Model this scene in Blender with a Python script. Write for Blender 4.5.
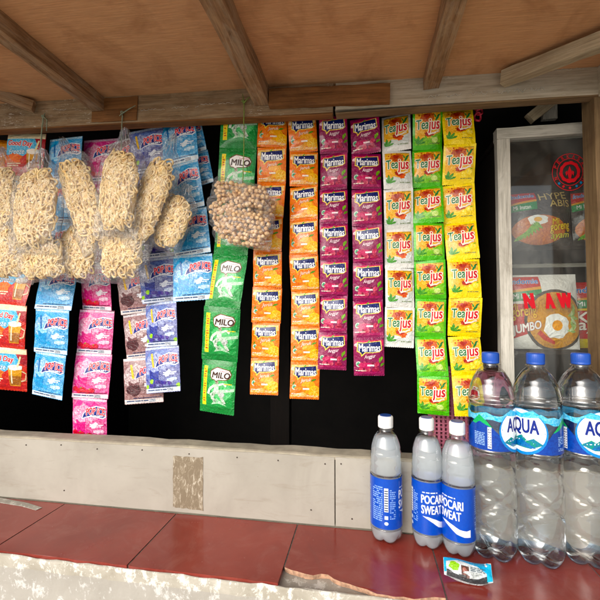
import bpy, bmesh, math, random
from math import sin, cos, pi, radians, atan, sqrt
from mathutils import Vector, Matrix, noise
from mathutils.geometry import tessellate_polygon
random.seed(7)
sc = bpy.context.scene
for o in list(bpy.data.objects): bpy.data.objects.remove(o)
COL = sc.collection

# ------------------------------------------------------------------ camera, sky, sun, exposure
FPX, CZ = 390.0, 1.30
YAW, PITCH = atan(65/FPX), atan(15/FPX)
fwd = Vector((-sin(YAW)*cos(PITCH), cos(YAW)*cos(PITCH), sin(PITCH)))
rgt = Vector((cos(YAW), sin(YAW), 0)); upv = rgt.cross(fwd)
camd = bpy.data.cameras.new('camera'); cam = bpy.data.objects.new('camera', camd); COL.objects.link(cam)
camd.sensor_width = 36; camd.lens = FPX/600*36; camd.clip_start = 0.01; camd.clip_end = 500
cam.matrix_world = Matrix(((rgt.x, upv.x, -fwd.x, 0), (rgt.y, upv.y, -fwd.y, 0), (rgt.z, upv.z, -fwd.z, CZ), (0, 0, 0, 1)))
sc.camera = cam

SUN_EL, SUN_AZ = radians(26), radians(208)        # azimuth measured from +Y towards +X: behind the camera, to its left
wd = bpy.data.worlds.new('World'); sc.world = wd; wd.use_nodes = True
wn = wd.node_tree.nodes; wl = wd.node_tree.links
sky = wn.new('ShaderNodeTexSky'); sky.sky_type = 'NISHITA'; sky.sun_disc = False
sky.sun_elevation = SUN_EL; sky.sun_rotation = SUN_AZ; sky.dust_density = 4.0; sky.air_density = 1.0
hsv = wn.new('ShaderNodeHueSaturation'); hsv.inputs['Saturation'].default_value = 0.35
wl.new(sky.outputs[0], hsv.inputs['Color']); wl.new(hsv.outputs[0], wn['Background'].inputs['Color'])
wn['Background'].inputs['Strength'].default_value = 0.15
sund = bpy.data.lights.new('sun', 'SUN'); sund.energy = 0.55; sund.angle = radians(40); sund.color = (1, .975, .94)
sun = bpy.data.objects.new('sun', sund); COL.objects.link(sun)
sdir = Vector((sin(SUN_AZ)*cos(SUN_EL), cos(SUN_AZ)*cos(SUN_EL), sin(SUN_EL)))
sun.rotation_euler = sdir.to_track_quat('Z', 'Y').to_euler(); sun.location = sdir*8
vs = sc.view_settings; vs.view_transform = 'Standard'; vs.look = 'None'; vs.gamma = 1; vs.exposure = 0.62
sc.render.engine = 'CYCLES'
cy = sc.cycles; cy.use_denoising = True; cy.adaptive_threshold = .02; cy.max_bounces = 10; cy.diffuse_bounces = 4; cy.glossy_bounces = 4; cy.transmission_bounces = 10; cy.transparent_max_bounces = 28
cy.caustics_refractive = True; cy.caustics_reflective = False; cy.sample_clamp_indirect = 6

# ------------------------------------------------------------------ pixel -> place
def ray(px, py): return fwd + rgt*((px-300)/FPX) + upv*((300-py)/FPX)
def P(px, py, Y):
    d = ray(px, py); return Vector((0, 0, CZ)) + d*(Y/d.y)
def Pz(px, py, z):
    d = ray(px, py); return Vector((0, 0, CZ)) + d*((z-CZ)/d.z)
WALL = 0.80
CNT = P(335, 527, WALL).z            # counter top
PAR = P(335, 457, WALL).z            # top of the low wall
def ceil_z(x):                       # underside of the plywood: measured where it meets the beam
    a, b = P(110, 97, WALL), P(500, 73, WALL)
    return a.z + (b.z-a.z)*(x-a.x)/(b.x-a.x)

# ------------------------------------------------------------------ objects
def lin(h):
    h = h.lstrip('#'); r = []
    for i in (0, 2, 4):
        c = int(h[i:i+2], 16)/255
        r.append(c/12.92 if c <= .04045 else ((c+.055)/1.055)**2.4)
    return (r[0], r[1], r[2], 1)
def mesh_obj(name, me, mats=(), parent=None, mw=None, smooth=False):
    if not me.materials:
        for m in (mats if isinstance(mats, (list, tuple)) else [mats]): me.materials.append(m)
    if smooth:
        for p in me.polygons: p.use_smooth = True
    o = bpy.data.objects.new(name, me); COL.objects.link(o)
    if parent: o.parent = parent
    if mw is not None: o.matrix_local = mw
    return o
def from_bm(name, bm, mats, parent=None, mw=None, smooth=False):
    me = bpy.data.meshes.new(name); bm.normal_update(); bm.to_mesh(me); bm.free()
    return mesh_obj(name, me, mats, parent, mw, smooth)
def from_data(name, v, f, mats, parent=None, mw=None, smooth=False):
    me = bpy.data.meshes.new(name); me.from_pydata(v, [], f); me.update()
    return mesh_obj(name, me, mats, parent, mw, smooth)
def thing(name, label, cat, mw=None, group=None):
    o = bpy.data.objects.new(name, None); COL.objects.link(o); o.empty_display_size = .02
    if mw is not None: o.matrix_world = mw
    return tag(o, label, cat, group)
def tag(o, label, cat, group=None, kind=None):
    o['label'] = label
    if cat: o['category'] = cat
    if group: o['group'] = group
    if kind: o['kind'] = kind
    return o
def frame(loc, x, z):                # matrix with local x along x, local z near z
    x = x.normalized(); y = z.cross(x).normalized(); z = x.cross(y)
    return Matrix(((x.x, y.x, z.x, loc.x), (x.y, y.y, z.y, loc.y), (x.z, y.z, z.z, loc.z), (0, 0, 0, 1)))
T = Matrix.Translation

# ------------------------------------------------------------------ materials
class NT:
    def __init__(s, name):
        s.m = bpy.data.materials.new(name); s.m.use_nodes = True
        s.t = s.m.node_tree; s.b = s.t.nodes['Principled BSDF']; s.o = s.t.nodes['Material Output']
    def n(s, typ, **k):
        x = s.t.nodes.new('ShaderNode'+typ)
        for a, v in k.items():
            if a.startswith('_'): setattr(x, a[1:], v)
            else:
                key = int(a[1:]) if a[0] == 'i' and a[1:].isdigit() else a
                s.set(x.inputs[key], v)
        return x
    def set(s, inp, v):
        if isinstance(v, bpy.types.NodeSocket): s.t.links.new(v, inp)
        elif isinstance(v, bpy.types.Node): s.t.links.new(v.outputs[0], inp)
        else: inp.default_value = v
    def P(s, **k):
        for a, v in k.items(): s.set(s.b.inputs[a.replace('_', ' ')], v)
    def coords(s, scale=(1, 1, 1), rand=True, kind='Object'):
        tc = s.n('TexCoord'); v = tc.outputs[kind]
        if rand:
            oi = s.n('ObjectInfo'); r = s.n('Math', _operation='MULTIPLY', i0=oi.outputs['Random'], i1=37.0)
            v = s.n('VectorMath', _operation='ADD', i0=v, i1=r).outputs[0]
        return s.n('Mapping', Vector=v, Scale=scale).outputs[0]
    def noise(s, vec, scale, detail=4, rough=.55, dist=0):
        x = s.n('TexNoise', Vector=vec, Scale=scale, Detail=detail, Roughness=rough, Distortion=dist); return x.outputs['Fac']
    def ramp(s, fac, *stops):
        r = s.n('ValToRGB', Fac=fac); e = r.color_ramp.elements
        while len(e) < len(stops): e.new(.5)
        for k, (p, c) in enumerate(stops):
            e[k].position = p; e[k].color = c if isinstance(c, tuple) else (lin(c) if isinstance(c, str) else (c, c, c, 1))
        return r.outputs[0]
    def mix(s, fac, a, b, mode='MIX'):
        x = s.n('Mix', _data_type='RGBA', _blend_type=mode)
        s.set(x.inputs[0], fac); s.set(x.inputs[6], a); s.set(x.inputs[7], b); return x.outputs[2]
    def thin(s, lo, normal=None):        # view-angle reflectance of a thin sheet, the same from both sides
        lw = s.n('LayerWeight', Blend=.5)
        if normal is not None: s.set(lw.inputs['Normal'], normal)
        p = s.n('Math', _operation='POWER', i0=lw.outputs['Facing'], i1=4.0)
        return s.n('Math', _operation='MULTIPLY_ADD', i0=p.outputs[0], i1=.75, i2=lo).outputs[0]
    def bump(s, h, strength, dist=.001):
        x = s.n('Bump', Height=h, Strength=strength, Distance=dist); s.set(s.b.inputs['Normal'], x.outputs[0]); return x

def wood(name, dark, mid, light, *a_, fine_amt=.55, **k_):
    return _wood(name, dark, mid, light, *a_, fine_amt=fine_amt, **k_)
def _wood(name, dark, mid, light, stain='#2a2018', stain_amt=.5, chalk=0.0, rough=.75, sc_=(2.5, 40, 40), pale='#b9ad98', pale_amt=0.0, fine_amt=.55):
    m = NT(name); v = m.coords(sc_)
    g = m.noise(v, 3.2, 8, .62, .6); c = m.ramp(g, (.28, dark), (.5, mid), (.72, light))
    fine = m.noise(m.coords((12, 420, 420)), 1.0, 3, .6)
    c = m.mix(m.ramp(fine, (.3, fine_amt), (.62, 0.0)), c, m.mix(1.0, c, (.35, .33, .30, 1), 'MULTIPLY'))
    iso = m.coords((1, 1, 1))
    st = m.ramp(m.noise(iso, 9, 6, .65, .5), (.5, 0.0), (.7, 1.0))
    c = m.mix(m.n('Math', _operation='MULTIPLY', i0=st, i1=stain_amt), c, lin(stain))
    if pale_amt:
        pw = m.ramp(m.noise(m.coords((5, 16, 16)), 3, 7, .7, .8), (.46, 0.0), (.62, 1.0))
        c = m.mix(m.n('Math', _operation='MULTIPLY', i0=pw, i1=pale_amt), c, lin(pale))
    if chalk:
        ch = m.ramp(m.noise(m.coords((22, 90, 130)), 2.2, 5, .6, 2.5), (.60, 0.0), (.66, 1.0))
        band = m.ramp(m.noise(m.coords((3, 3, 14)), 3, 2), (.50, 0.0), (.60, 1.0))
        c = m.mix(m.n('Math', _operation='MULTIPLY', i0=m.n('Math', _operation='MULTIPLY', i0=ch, i1=band), i1=chalk), c, lin('#d8d2c6'))
    m.P(Base_Color=c, Roughness=rough); m.b.inputs['Specular IOR Level'].default_value = .3
    m.bump(m.mix(.5, g, fine), .5, .0015)
    return m.m
def plain(name, col, rough=.5, var=.12, scale=60, metal=0, bump=0.0, spec=.5):
    m = NT(name); n_ = m.noise(m.coords(), scale, 5, .6)
    d = tuple(x*(1-var*2) for x in lin(col)[:3])+(1,)
    m.P(Base_Color=m.mix(m.ramp(n_, (.35, 0.0), (.65, 1.0)), d, lin(col)), Roughness=rough, Metallic=metal)
    m.b.inputs['Specular IOR Level'].default_value = spec
    if bump: m.bump(n_, bump)
    return m.m
M = {}
M['ply'] = wood('plywood', '#c08c60', '#c99669', '#d1a074', '#9a6a42', .8, rough=.6, sc_=(9, 120, 120), fine_amt=.3)
M['rafter'] = wood('rafter_wood', '#6d4f34', '#967250', '#b4926c', '#46301e', .6, pale='#a8957c', pale_amt=.45)
M['beam'] = wood('weathered_beam', '#705a40', '#94795a', '#ab9272', '#553d28', .6, chalk=.8, pale='#aa9b80', pale_amt=.35)
M['beam_pale'] = wood('pale_beam', '#a0937c', '#bbae98', '#cabfab', '#8a755a', .3, chalk=.75, pale='#c0b6a4', pale_amt=.5)
M['beam_brown'] = wood('brown_board', '#67421f', '#84572d', '#9a6b3d', '#3d2714', .5)
M['post'] = wood('post_wood', '#68503a', '#816848', '#937a58', '#483420', .5)
M['batten'] = wood('pale_batten', '#9c8a6c', '#bbaa8c', '#cdbda0', '#7d654a', .35)
M['greypaint'] = wood('worn_white_frame', '#a8a296', '#c8c3b6', '#d8d3c8', '#6d6454', .4, pale='#d2cdc2', pale_amt=.6)
M['nail'] = plain('rusty_nail', '#4a3a30', .6, .3, 300)
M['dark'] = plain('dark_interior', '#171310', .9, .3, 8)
M['darkwood'] = wood('dark_wood', '#120c08', '#1a110b', '#231910', '#0a0705', .5)
M['cap_wall'] = plain('cement_cap', '#b0a692', .85, .15, 30, bump=.4)

def board_paint():
    m = NT('cream_board'); v = m.coords((1, 1, 1))
    c = m.ramp(m.noise(v, 7, 6, .6, .4), (.3, '#958f83'), (.5, '#a39d91'), (.7, '#ada79b'))
    dirt = m.ramp(m.noise(m.coords((2, 2, 10)), 5, 8, .7, 1), (.55, 0.0), (.80, .5))
    c = m.mix(dirt, c, lin('#7d705a'))
    sp = m.ramp(m.noise(v, 150, 3, .6), (.70, 0.0), (.76, .5)); c = m.mix(sp, c, lin('#6f6350'))
    m.P(Base_Color=c, Roughness=.62); m.bump(m.noise(v, 90, 5), .12); return m.m
M['board'] = board_paint()
def tape_mat():
    m = NT('tape_residue'); v = m.coords((1, 1, 1), False)
    c = m.ramp(m.noise(m.coords((1, 1, .45), False), 120, 6, .7, 1.2), (.46, '#7b6d58'), (.56, '#8f826c'), (.64, '#bdb4a2'))
    m.P(Base_Color=c, Roughness=.8); m.bump(m.noise(v, 200, 4), .4); return m.m
M['tape'] = tape_mat()
def tile_mat():
    m = NT('red_tile'); v = m.coords((1, 1, 1))
    c = m.ramp(m.noise(v, 5, 6, .6, .5), (.3, '#7a271e'), (.55, '#8a3227'), (.75, '#943d30'))
    sc1 = m.ramp(m.noise(v, 120, 6, .7), (.66, 0.0), (.80, .5)); c = m.mix(sc1, c, lin('#b98a7c'))
    du = m.ramp(m.noise(v, 14, 7, .7, 1), (.5, 0.0), (.8, .4)); c = m.mix(du, c, lin('#a0685c'))
    r = m.ramp(m.noise(v, 18, 6, .65), (.3, .10), (.7, .30))
    m.P(Base_Color=c, Roughness=r); m.bump(m.noise(v, 22, 4), .06, .002); return m.m
M['tile'] = tile_mat()
M['grout'] = plain('old_grout', '#6e625a', .9, .3, 200); M['clay'] = plain('clay_edge', '#c79c7e', .9, .25, 160, bump=.8)
def mortar_mat(name, a, b, white, amt, lo=.5):
    m = NT(name); v = m.coords((1, 1, 1))
    c = m.ramp(m.noise(v, 16, 7, .65, .4), (.3, a), (.7, b))
    pl = m.ramp(m.noise(m.coords((1.3, 1, .9)), 46, 8, .74, .35), (lo+.04, 0.0), (lo+.10, amt)); c = m.mix(pl, c, lin(white))
    gr = m.ramp(m.noise(v, 55, 6, .7), (.62, 0.0), (.72, .6)); c = m.mix(gr, c, lin('#8e8674'))
    m.P(Base_Color=c, Roughness=.85); m.bump(m.noise(v, 70, 8, .7), .7, .002); return m.m
M['mortar'] = mortar_mat('peeling_plaster', '#a09a90', '#afa99f', '#d4d2cd', .8)
M['cement'] = mortar_mat('grey_mortar', '#8b857a', '#a8a195', '#cfcac0', .7)
M['lip'] = mortar_mat('mortar_lip', '#9d9585', '#bdb6a8', '#dedad0', .9, .47)
M['ground'] = mortar_mat('dusty_concrete', '#b3afa6', '#c4c0b7', '#cecac2', .3)

def foil(name='printed_foil', rough=.30, crinkle=1.0, coat=.32):
    m = NT(name)
    a = m.n('Attribute', _attribute_name='A').outputs['Color']; b = m.n('Attribute', _attribute_name='B').outputs['Color']
    v = m.coords((1, 1, 1), False)
    f = m.ramp(m.noise(v, 230, 6, .72, .7), (.36, 0.0), (.64, 1.0))
    c = m.n('HueSaturation', Saturation=1.22, Value=.90, Color=m.mix(f, a, b)).outputs[0]
    m.b.inputs['Specular IOR Level'].default_value = .3
    m.P(Base_Color=c, Roughness=rough, Coat_Weight=coat, Coat_Roughness=.07)
    vr = m.coords((1, 1, 1), True)
    h1 = m.noise(vr, 30, 4, .5, 2.2); h2 = m.noise(vr, 170, 2, .5, .6)
    m.bump(m.mix(.3, h1, h2), crinkle, .006); return m.m
M['foil'] = foil()
M['label'] = foil('printed_label', .3, .08, .4)
M['sticker'] = foil('sticker_vinyl', .5, .05, 0)

def film():
    m = NT('clear_film'); t = m.t
    v = m.coords((1, 1, 1)); h = m.mix(.35, m.noise(m.coords((1.4, 1, .6)), 38, 4, .55, 2.6), m.noise(v, 120, 3, .5, 1.5))
    bp = m.n('Bump', Height=h, Strength=.9, Distance=.008)
    gl = m.n('BsdfGlossy', Roughness=.10, Normal=bp.outputs[0]); tr = m.n('BsdfTransparent', Color=(.97, .97, .97, 1))
    df = m.n('BsdfDiffuse', Color=(.85, .86, .88, 1), Normal=bp.outputs[0])
    a = m.n('MixShader', i0=m.thin(.075, bp.outputs[0]), i1=tr.outputs[0], i2=gl.outputs[0])
    cr = m.ramp(m.noise(v, 70, 5, .7, 2.5), (.48, .012), (.74, .20))
    b = m.n('MixShader', i0=cr, i1=a.outputs[0], i2=df.outputs[0])
    t.links.new(b.outputs[0], m.o.inputs['Surface']); return m.m
M['film'] = film()
def pane():
    m = NT('dusty_glass'); t = m.t; v = m.coords((1, 1, 1))
    gl = m.n('BsdfGlossy', Roughness=.03); tr = m.n('BsdfTransparent', Color=(.93, .95, .94, 1)); df = m.n('BsdfDiffuse', Color=(.6, .58, .54, 1))
    a = m.n('MixShader', i0=m.thin(.045), i1=tr.outputs[0], i2=gl.outputs[0])
    d = m.ramp(m.noise(m.coords((1, 1, .5)), 12, 8, .7, 1), (.40, .015), (.75, .11))
    b = m.n('MixShader', i0=d, i1=a.outputs[0], i2=df.outputs[0])
    t.links.new(b.outputs[0], m.o.inputs['Surface']); return m.m
M['pane'] = pane()
def pet(name, tint, dens=.0):
    m = NT(name); t = m.t; v = m.coords((1, 1, 1))
    gl = m.n('BsdfGlossy', Roughness=.05); tr = m.n('BsdfTransparent', Color=tint)
    a = m.n('MixShader', i0=m.thin(.15), i1=tr.outputs[0], i2=gl.outputs[0])
    t.links.new(a.outputs[0], m.o.inputs['Surface']); return m.m
M['pet'] = pet('clear_pet', (.96, .975, .985, 1)); M['pet_label'] = pet('clear_label_film', (.78, .92, .97, 1)); M['pet_blue'] = pet('bluish_pet', (.55, .76, .95, 1))
def liquid(name, col, rough, cloud, ior=1.33):
    m = NT(name)
    m.P(Base_Color=col, Roughness=rough, IOR=ior, Transmission_Weight=cloud)
    return m.m
M['water'] = liquid('clear_water', (.985, .995, 1, 1), 0.0, 1.0, 1.09)
M['isotonic'] = liquid('cloudy_drink', (.92, .965, 1, 1), .06, .73, 1.08)
M['white_cap'] = plain('white_plastic', '#e6e6e4', .35, .03); M['blue_cap'] = plain('blue_plastic', '#1c4fae', .35, .06)
M['navy_print'] = plain('navy_plastic', '#22478f', .4, .06)
M['string_g'] = plain('green_raffia', '#8f9a80', .55, .2, 200, bump=.4); M['string_v'] = plain('bright_green_raffia', '#7f9a3c', .5, .2, 200, bump=.4)
M['pink'] = plain('pink_plastic', '#b9657a', .45, .12, 90); M['red'] = plain('red_plastic', '#c0203a', .4, .1)
def cracker():
    m = NT('fried_cracker'); v = m.coords((1, 1, 1))
    c = m.ramp(m.noise(v, 120, 5, .6), (.3, '#dcb06a'), (.5, '#eaca8c'), (.72, '#f5e2b4'))
    m.P(Base_Color=c, Roughness=.6); m.b.inputs['Subsurface Weight'].default_value = .15; m.b.inputs['Subsurface Radius'].default_value = (.004, .002, .001)
    m.bump(m.noise(v, 600, 3), .35); return m.m
M['cracker'] = cracker()
def nutmat():
    m = NT('coated_peanut'); v = m.coords((1, 1, 1))
    c = m.ramp(m.noise(v, 70, 5, .7), (.3, '#c08c56'), (.5, '#dcb380'), (.72, '#efd4a8'))
    m.P(Base_Color=c, Roughness=.5); m.bump(m.noise(v, 500, 3), .35); return m.m
M['nut'] = nutmat()

# ------------------------------------------------------------------ planks
def plank_mesh(L, W, H, seed=0, jit=.0008, seg=10, bev=.0012):
    r = random.Random(seed); v = []; f = []
    ring = [(-W/2+bev, -H/2), (W/2-bev, -H/2), (W/2, -H/2+bev), (W/2, H/2-bev), (W/2-bev, H/2), (-W/2+bev, H/2), (-W/2, H/2-bev), (-W/2, -H/2+bev)]
    for i in range(seg+1):
        x = -L/2+L*i/seg
        for (a, b) in ring: v.append((x+(r.uniform(-1, 1)*jit if i in (0, seg) else 0), a+r.uniform(-1, 1)*jit, b+r.uniform(-1, 1)*jit))
    for i in range(seg):
        for k in range(8): f.append((i*8+k, i*8+(k+1) % 8, (i+1)*8+(k+1) % 8, (i+1)*8+k))
    f.append(tuple(reversed(range(8)))); f.append(tuple(seg*8+k for k in range(8)))
    return v, f
def plank(name, a, b, zdir, W, H, mat, parent=None, seed=0, jit=.0008, label=None):
    # axis a->b, W across (local y), H along zdir (local z)
    v, f = plank_mesh((b-a).length, W, H, seed, jit)
    f = [tuple(reversed(q)) for q in f]
    o = from_data(name, v, f, mat, parent, frame((a+b)/2, b-a, zdir))
    if label: o['label'] = label
    return o
def box(name, x0, x1, y0, y1, z0, z1, mat, parent=None, bev=.002):
    bm = bmesh.new(); c = Vector(((x0+x1)/2, (y0+y1)/2, (z0+z1)/2))
    bmesh.ops.create_cube(bm, size=1, matrix=Matrix.Diagonal((x1-x0, y1-y0, z1-z0, 1)))
    if bev: bmesh.ops.bevel(bm, geom=bm.edges[:], offset=bev, segments=1, affect='EDGES')
    return from_bm(name, bm, mat, parent, T(c))
NAIL = None
def nail(loc, parent, mat=None, nrm=Vector((0, -1, 0)), r=.0022):
    bm = bmesh.new(); bmesh.ops.create_cone(bm, cap_ends=True, segments=10, radius1=r, radius2=r*.75, depth=.0016)
    mw = frame(loc, Vector((1, 0, 0)), nrm)
    if parent: mw = parent.matrix_local.inverted() @ mw if parent.parent else parent.matrix_world.inverted() @ mw
    return from_bm('nail', bm, mat or M['nail'], parent, mw)

X0, X1 = -1.75, 1.15
Z = Vector((0, 0, 1)); Yv = Vector((0, 1, 0)); Xv = Vector((1, 0, 0))
# ------------------------------------------------------------------ ground and kiosk
g = from_data('ground', [(-60, -60, 0), (60, -60, 0), (60, 60, 0), (-60, 60, 0)], [(0, 1, 2, 3)], M['ground'])
tag(g, 'dusty pale concrete ground in front of the kiosk', None, kind='structure')

kiosk = thing('kiosk', 'small wooden street kiosk with plywood canopy and open serving hatch', 'kiosk')
YF, YB = 0.30, 2.7
def slab(name, x0, x1, y0, y1, zf, th, mat, parent):
    v = [(x0, y0, zf(x0)), (x1, y0, zf(x1)), (x1, y1, zf(x1)), (x0, y1, zf(x0))]
    v += [(a, b, c+th) for a, b, c in v]
    return from_data(name, v, [(3, 2, 1, 0), (4, 5, 6, 7), (0, 1, 5, 4), (1, 2, 6, 5), (2, 3, 7, 6), (3, 0, 4, 7)], mat, parent)
# plywood sheets of the canopy, with one seam
xs = P(150, 30, .60).x
slab('plywood_sheet', X0, .52, YF, .812, ceil_z, .012, M['ply'], kiosk)
slab('plywood_sheet', .523, X1, YF, .812, ceil_z, .012, M['ply'], kiosk)
slab('roof_sheet', X0-.1, X1+.1, YF-.02, YB, lambda x: ceil_z(x)+.03, .004, plain('roof_metal', '#77757a', .5, .2, 12), kiosk)
# rafters
def rafter(px, drop, w, sd):
    e = P(px, 100, WALL); x = e.x; zc = ceil_z(x)
    return plank('rafter', Vector((x, YF+.005, zc-drop/2)), Vector((x, WALL-.002, zc-drop/2)), Z, w, drop-.0005, M['rafter'], kiosk, sd, .0012)
rafter(99, .034, .030, 1); rafter(262, .040, .033, 2); rafter(431, .026, .031, 3)
rafter(-190, .034, .03, 4)
# beam over the hatch, several boards nailed together
def beam(name, pa, pb, Yf, th, mat, sd, extra_up=0, jit=.0008):
    (ax, at, ab), (bx, bt, bb) = pa, pb
    A0, A1, B0, B1 = P(ax, at, Yf), P(ax, ab, Yf), P(bx, bt, Yf), P(bx, bb, Yf)
    a = (A0+A1)/2; b = (B0+B1)/2; w = ((A0-A1).length+(B0-B1).length)/2+extra_up
    off = Vector((0, th/2, extra_up/2))
    return plank(name, a+off, b+off, -Yv, w, th, mat, kiosk, sd, jit)
bl = beam('beam_board', (-320, 128, 146), (333, 85, 113), WALL, .022, M['beam'], 11, .012)
br = beam('beam_board', (335.5, 84, 113), (1080, 41.9, 62.1), WALL, .022, M['beam_pale'], 12, .012)
beam('beam_patch', (92, 99, 122), (137, 96, 120), WALL-.003, .003, M['beam_brown'], 13)
pb = beam('nailed_board', (269, 88.5, 106), (390, 82.5, 101.5), WALL-.014, .0135, M['beam_brown'], 14)
for (a, b) in ((288, 95), (318, 93.5), (347, 93), (372, 91)): nail(P(a, b, WALL-.0148), pb)
for (a, b) in ((70, 108), (181, 107), (236, 104)): nail(P(a, b, WALL-.0008), bl)
for (a, b) in ((452, 94), (574, 86)): nail(P(a, b, WALL-.0008), br)
# faint chalk scribbles on the beam
def chalk(px0, py0, px1, py1, hpx, seed, wid=.0011):
    r = random.Random(seed); parts = []; x = 0.0; L = px1-px0; Yc = WALL-.0016
    while x < L:
        word = r.uniform(10, 26); pts = []; e = min(L, x+word)
        while x < e:
            t = x/L; pts.append(P(px0+x+r.uniform(-.6, .6), py0+(py1-py0)*t+r.uniform(-.5, .5)*hpx, Yc)); x += r.uniform(.8, 2.0)
        x += r.uniform(2, 6)
        for a, b in zip(pts, pts[1:]):
            d = (b-a).normalized(); n_ = Vector((-d.z, 0, d.x))*wid*r.uniform(.2, .6); dy = Vector((0, .0006, 0))
            v = [a-n_, a+n_, b+n_, b-n_]; parts.append((v+[q+dy for q in v], [(0, 1, 2, 3), (7, 6, 5, 4), (0, 4, 5, 1), (1, 5, 6, 2), (2, 6, 7, 3), (3, 7, 4, 0)]))
    V, F = [], []
    for v, f in parts:
        o = len(V); V += v; F += [tuple(i+o for i in q) for q in f]
    c = V[0].copy(); ob = from_data('chalk_writing', [q-c for q in V], F, M['chalk'], kiosk, T(c)); ob['kind'] = 'stuff'
M['chalk'] = plain('chalk', '#cfc9bb', .9, .2, 200)
chalk(428, 97, 546, 88.5, 4.2, 1); chalk(140, 110.5, 200, 106, 2.2, 2, .0007); chalk(53, 109.5, 70, 109, 2.0, 3, .0008); chalk(201, 104.5, 236, 102.5, 1.6, 4, .0007); chalk(552, 70.5, 592, 68, 2.2, 5, .0007)
# underside strip along the lower edge of the beam
def edge_strip(ax, ay, bx, by, sd, mat):
    a, b = P(ax, ay, WALL+.012), P(bx, by, WALL+.012)
    return plank('beam_edge', a, b, Z, .0245, .004, mat, kiosk, sd, .0006)
edge_strip(-320, 147.5, 333, 116.0, 21, M['beam_brown']); edge_strip(336, 116.0, 1080, 63.3, 22, M['post'])
# diagonal battens under the canopy
def batten(pA, YA, pB, YB_, w, h, sd, mat):
    a, b = P(*pA, YA), P(*pB, YB_)
    return plank('batten', a, b, Z, w, h, mat, kiosk, sd)
bt = batten((503, 79, ), WALL-.012, (640, 27), .66, .022, .026, 31, M['batten'])
for (a, b) in ((505, 77), (509, 77)): nail(P(a, b, WALL-.024), bt, r=.0018)
bt2 = batten((34, 107), WALL-.012, (-90, 62), .68, .02, .022, 32, M['rafter'])
nail(P(22, 104, WALL-.023), bt2, r=.002)
sb = P(596, 80, WALL-.001)
plank('side_beam', Vector((sb.x+.018, YF, sb.z-.004)), Vector((sb.x+.018, WALL-.001, sb.z-.004)), Z, .03, .058, M['beam_pale'], kiosk, 41)
# right post
pt = P(594, 100, WALL+.006)
plank('post', Vector((pt.x+.024, WALL+.028, CNT-.002)), Vector((pt.x+.024, WALL+.028, pt.z+.02)), -Yv, .048, .044, M['post'], kiosk, 42)
# low wall under the hatch
DCAP = .048
def wall_board(xa, xb, sd):
    bm = bmesh.new(); n = 24; th = .008; r = random.Random(sd)
    rows = []
    for i in range(n+1):
        x = xa+(xb-xa)*i/n; j = r.uniform(-.0006, .0006)
        rows.append([bm.verts.new(p) for p in ((x, WALL, CNT+.002+j), (x, WALL, PAR-.001+j*1.5), (x, WALL+th, PAR-.001+j*1.5), (x, WALL+th, CNT+.002))])
    for i in range(n):
        for k in range(4): bm.faces.new((rows[i][k], rows[i+1][k], rows[i+1][(k+1) % 4], rows[i][(k+1) % 4]))
    bm.faces.new(rows[0]); bm.faces.new(rows[-1][::-1]); bmesh.ops.recalc_face_normals(bm, faces=bm.faces)
    return from_bm('wall_board', bm, M['board'], kiosk)
xj = P(335, 490, WALL).x
wb1 = wall_board(X0, xj-.0012, 5); wb2 = wall_board(xj+.0012, X1, 6)
box('wall_core', X0, X1, WALL+.009, WALL+DCAP-.002, .02, PAR-.006, M['cap_wall'], kiosk)
capb = bmesh.new(); n = 60; rr = random.Random(3); rows = []
for i in range(n+1):
    x = X0+(X1-X0)*i/n; a, b = rr.uniform(-.0012, .0012), rr.uniform(-.0015, .0015)
    rows.append([capb.verts.new(p) for p in ((x, WALL+.0015, PAR-.006), (x, WALL+.0015+a*.3, PAR+.0015+a), (x, WALL+.006, PAR+.003+a), (x, WALL+DCAP-.004, PAR+.003+b), (x, WALL+DCAP, PAR-.001), (x, WALL+DCAP, PAR-.006))])
for i in range(n):
    for k in range(6): capb.faces.new((rows[i][k], rows[i+1][k], rows[i+1][(k+1) % 6], rows[i][(k+1) % 6]))
capb.faces.new(rows[0]); capb.faces.new(rows[-1][::-1]); bmesh.ops.recalc_face_normals(capb, faces=capb.faces)
from_bm('wall_cap', capb, M['cap_wall'], kiosk)
for (a, b) in ((26, 445), (61, 445), (97, 449), (142, 450), (189, 454), (237, 457.5), (278, 460.5), (325, 464), (64, 490.5), (311, 510)): nail(P(a, b, WALL-.0006), wb1, M['nail'], r=.0016)
for (a, b) in ((341, 464), (352, 519)): nail(P(a, b, WALL-.0006), wb2, M['nail'], r=.0016)
# peeled tape mark
tp = [P(173, 456, WALL-.0008), P(203, 457.5, WALL-.0008), P(203, 510.5, WALL-.0008), P(173, 507, WALL-.0008)]
c0 = sum(tp, Vector())/4; bm = bmesh.new(); rr = random.Random(9); pts = []
for k in range(4):
    for j in range(9):
        p = tp[k].lerp(tp[(k+1) % 4], j/9)-c0; pts.append(bm.verts.new((p.x+rr.uniform(-.0009, .0009), 0, p.z+rr.uniform(-.0012, .0012))))
fc = bm.faces.new(pts); ex = bmesh.ops.extrude_face_region(bm, geom=[fc]); bmesh.ops.translate(bm, verts=[q for q in ex['geom'] if isinstance(q, bmesh.types.BMVert)], vec=(0, .0007, 0))
bmesh.ops.recalc_face_normals(bm, faces=bm.faces)
from_bm('tape_mark', bm, M['tape'], kiosk, T(c0))
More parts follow.
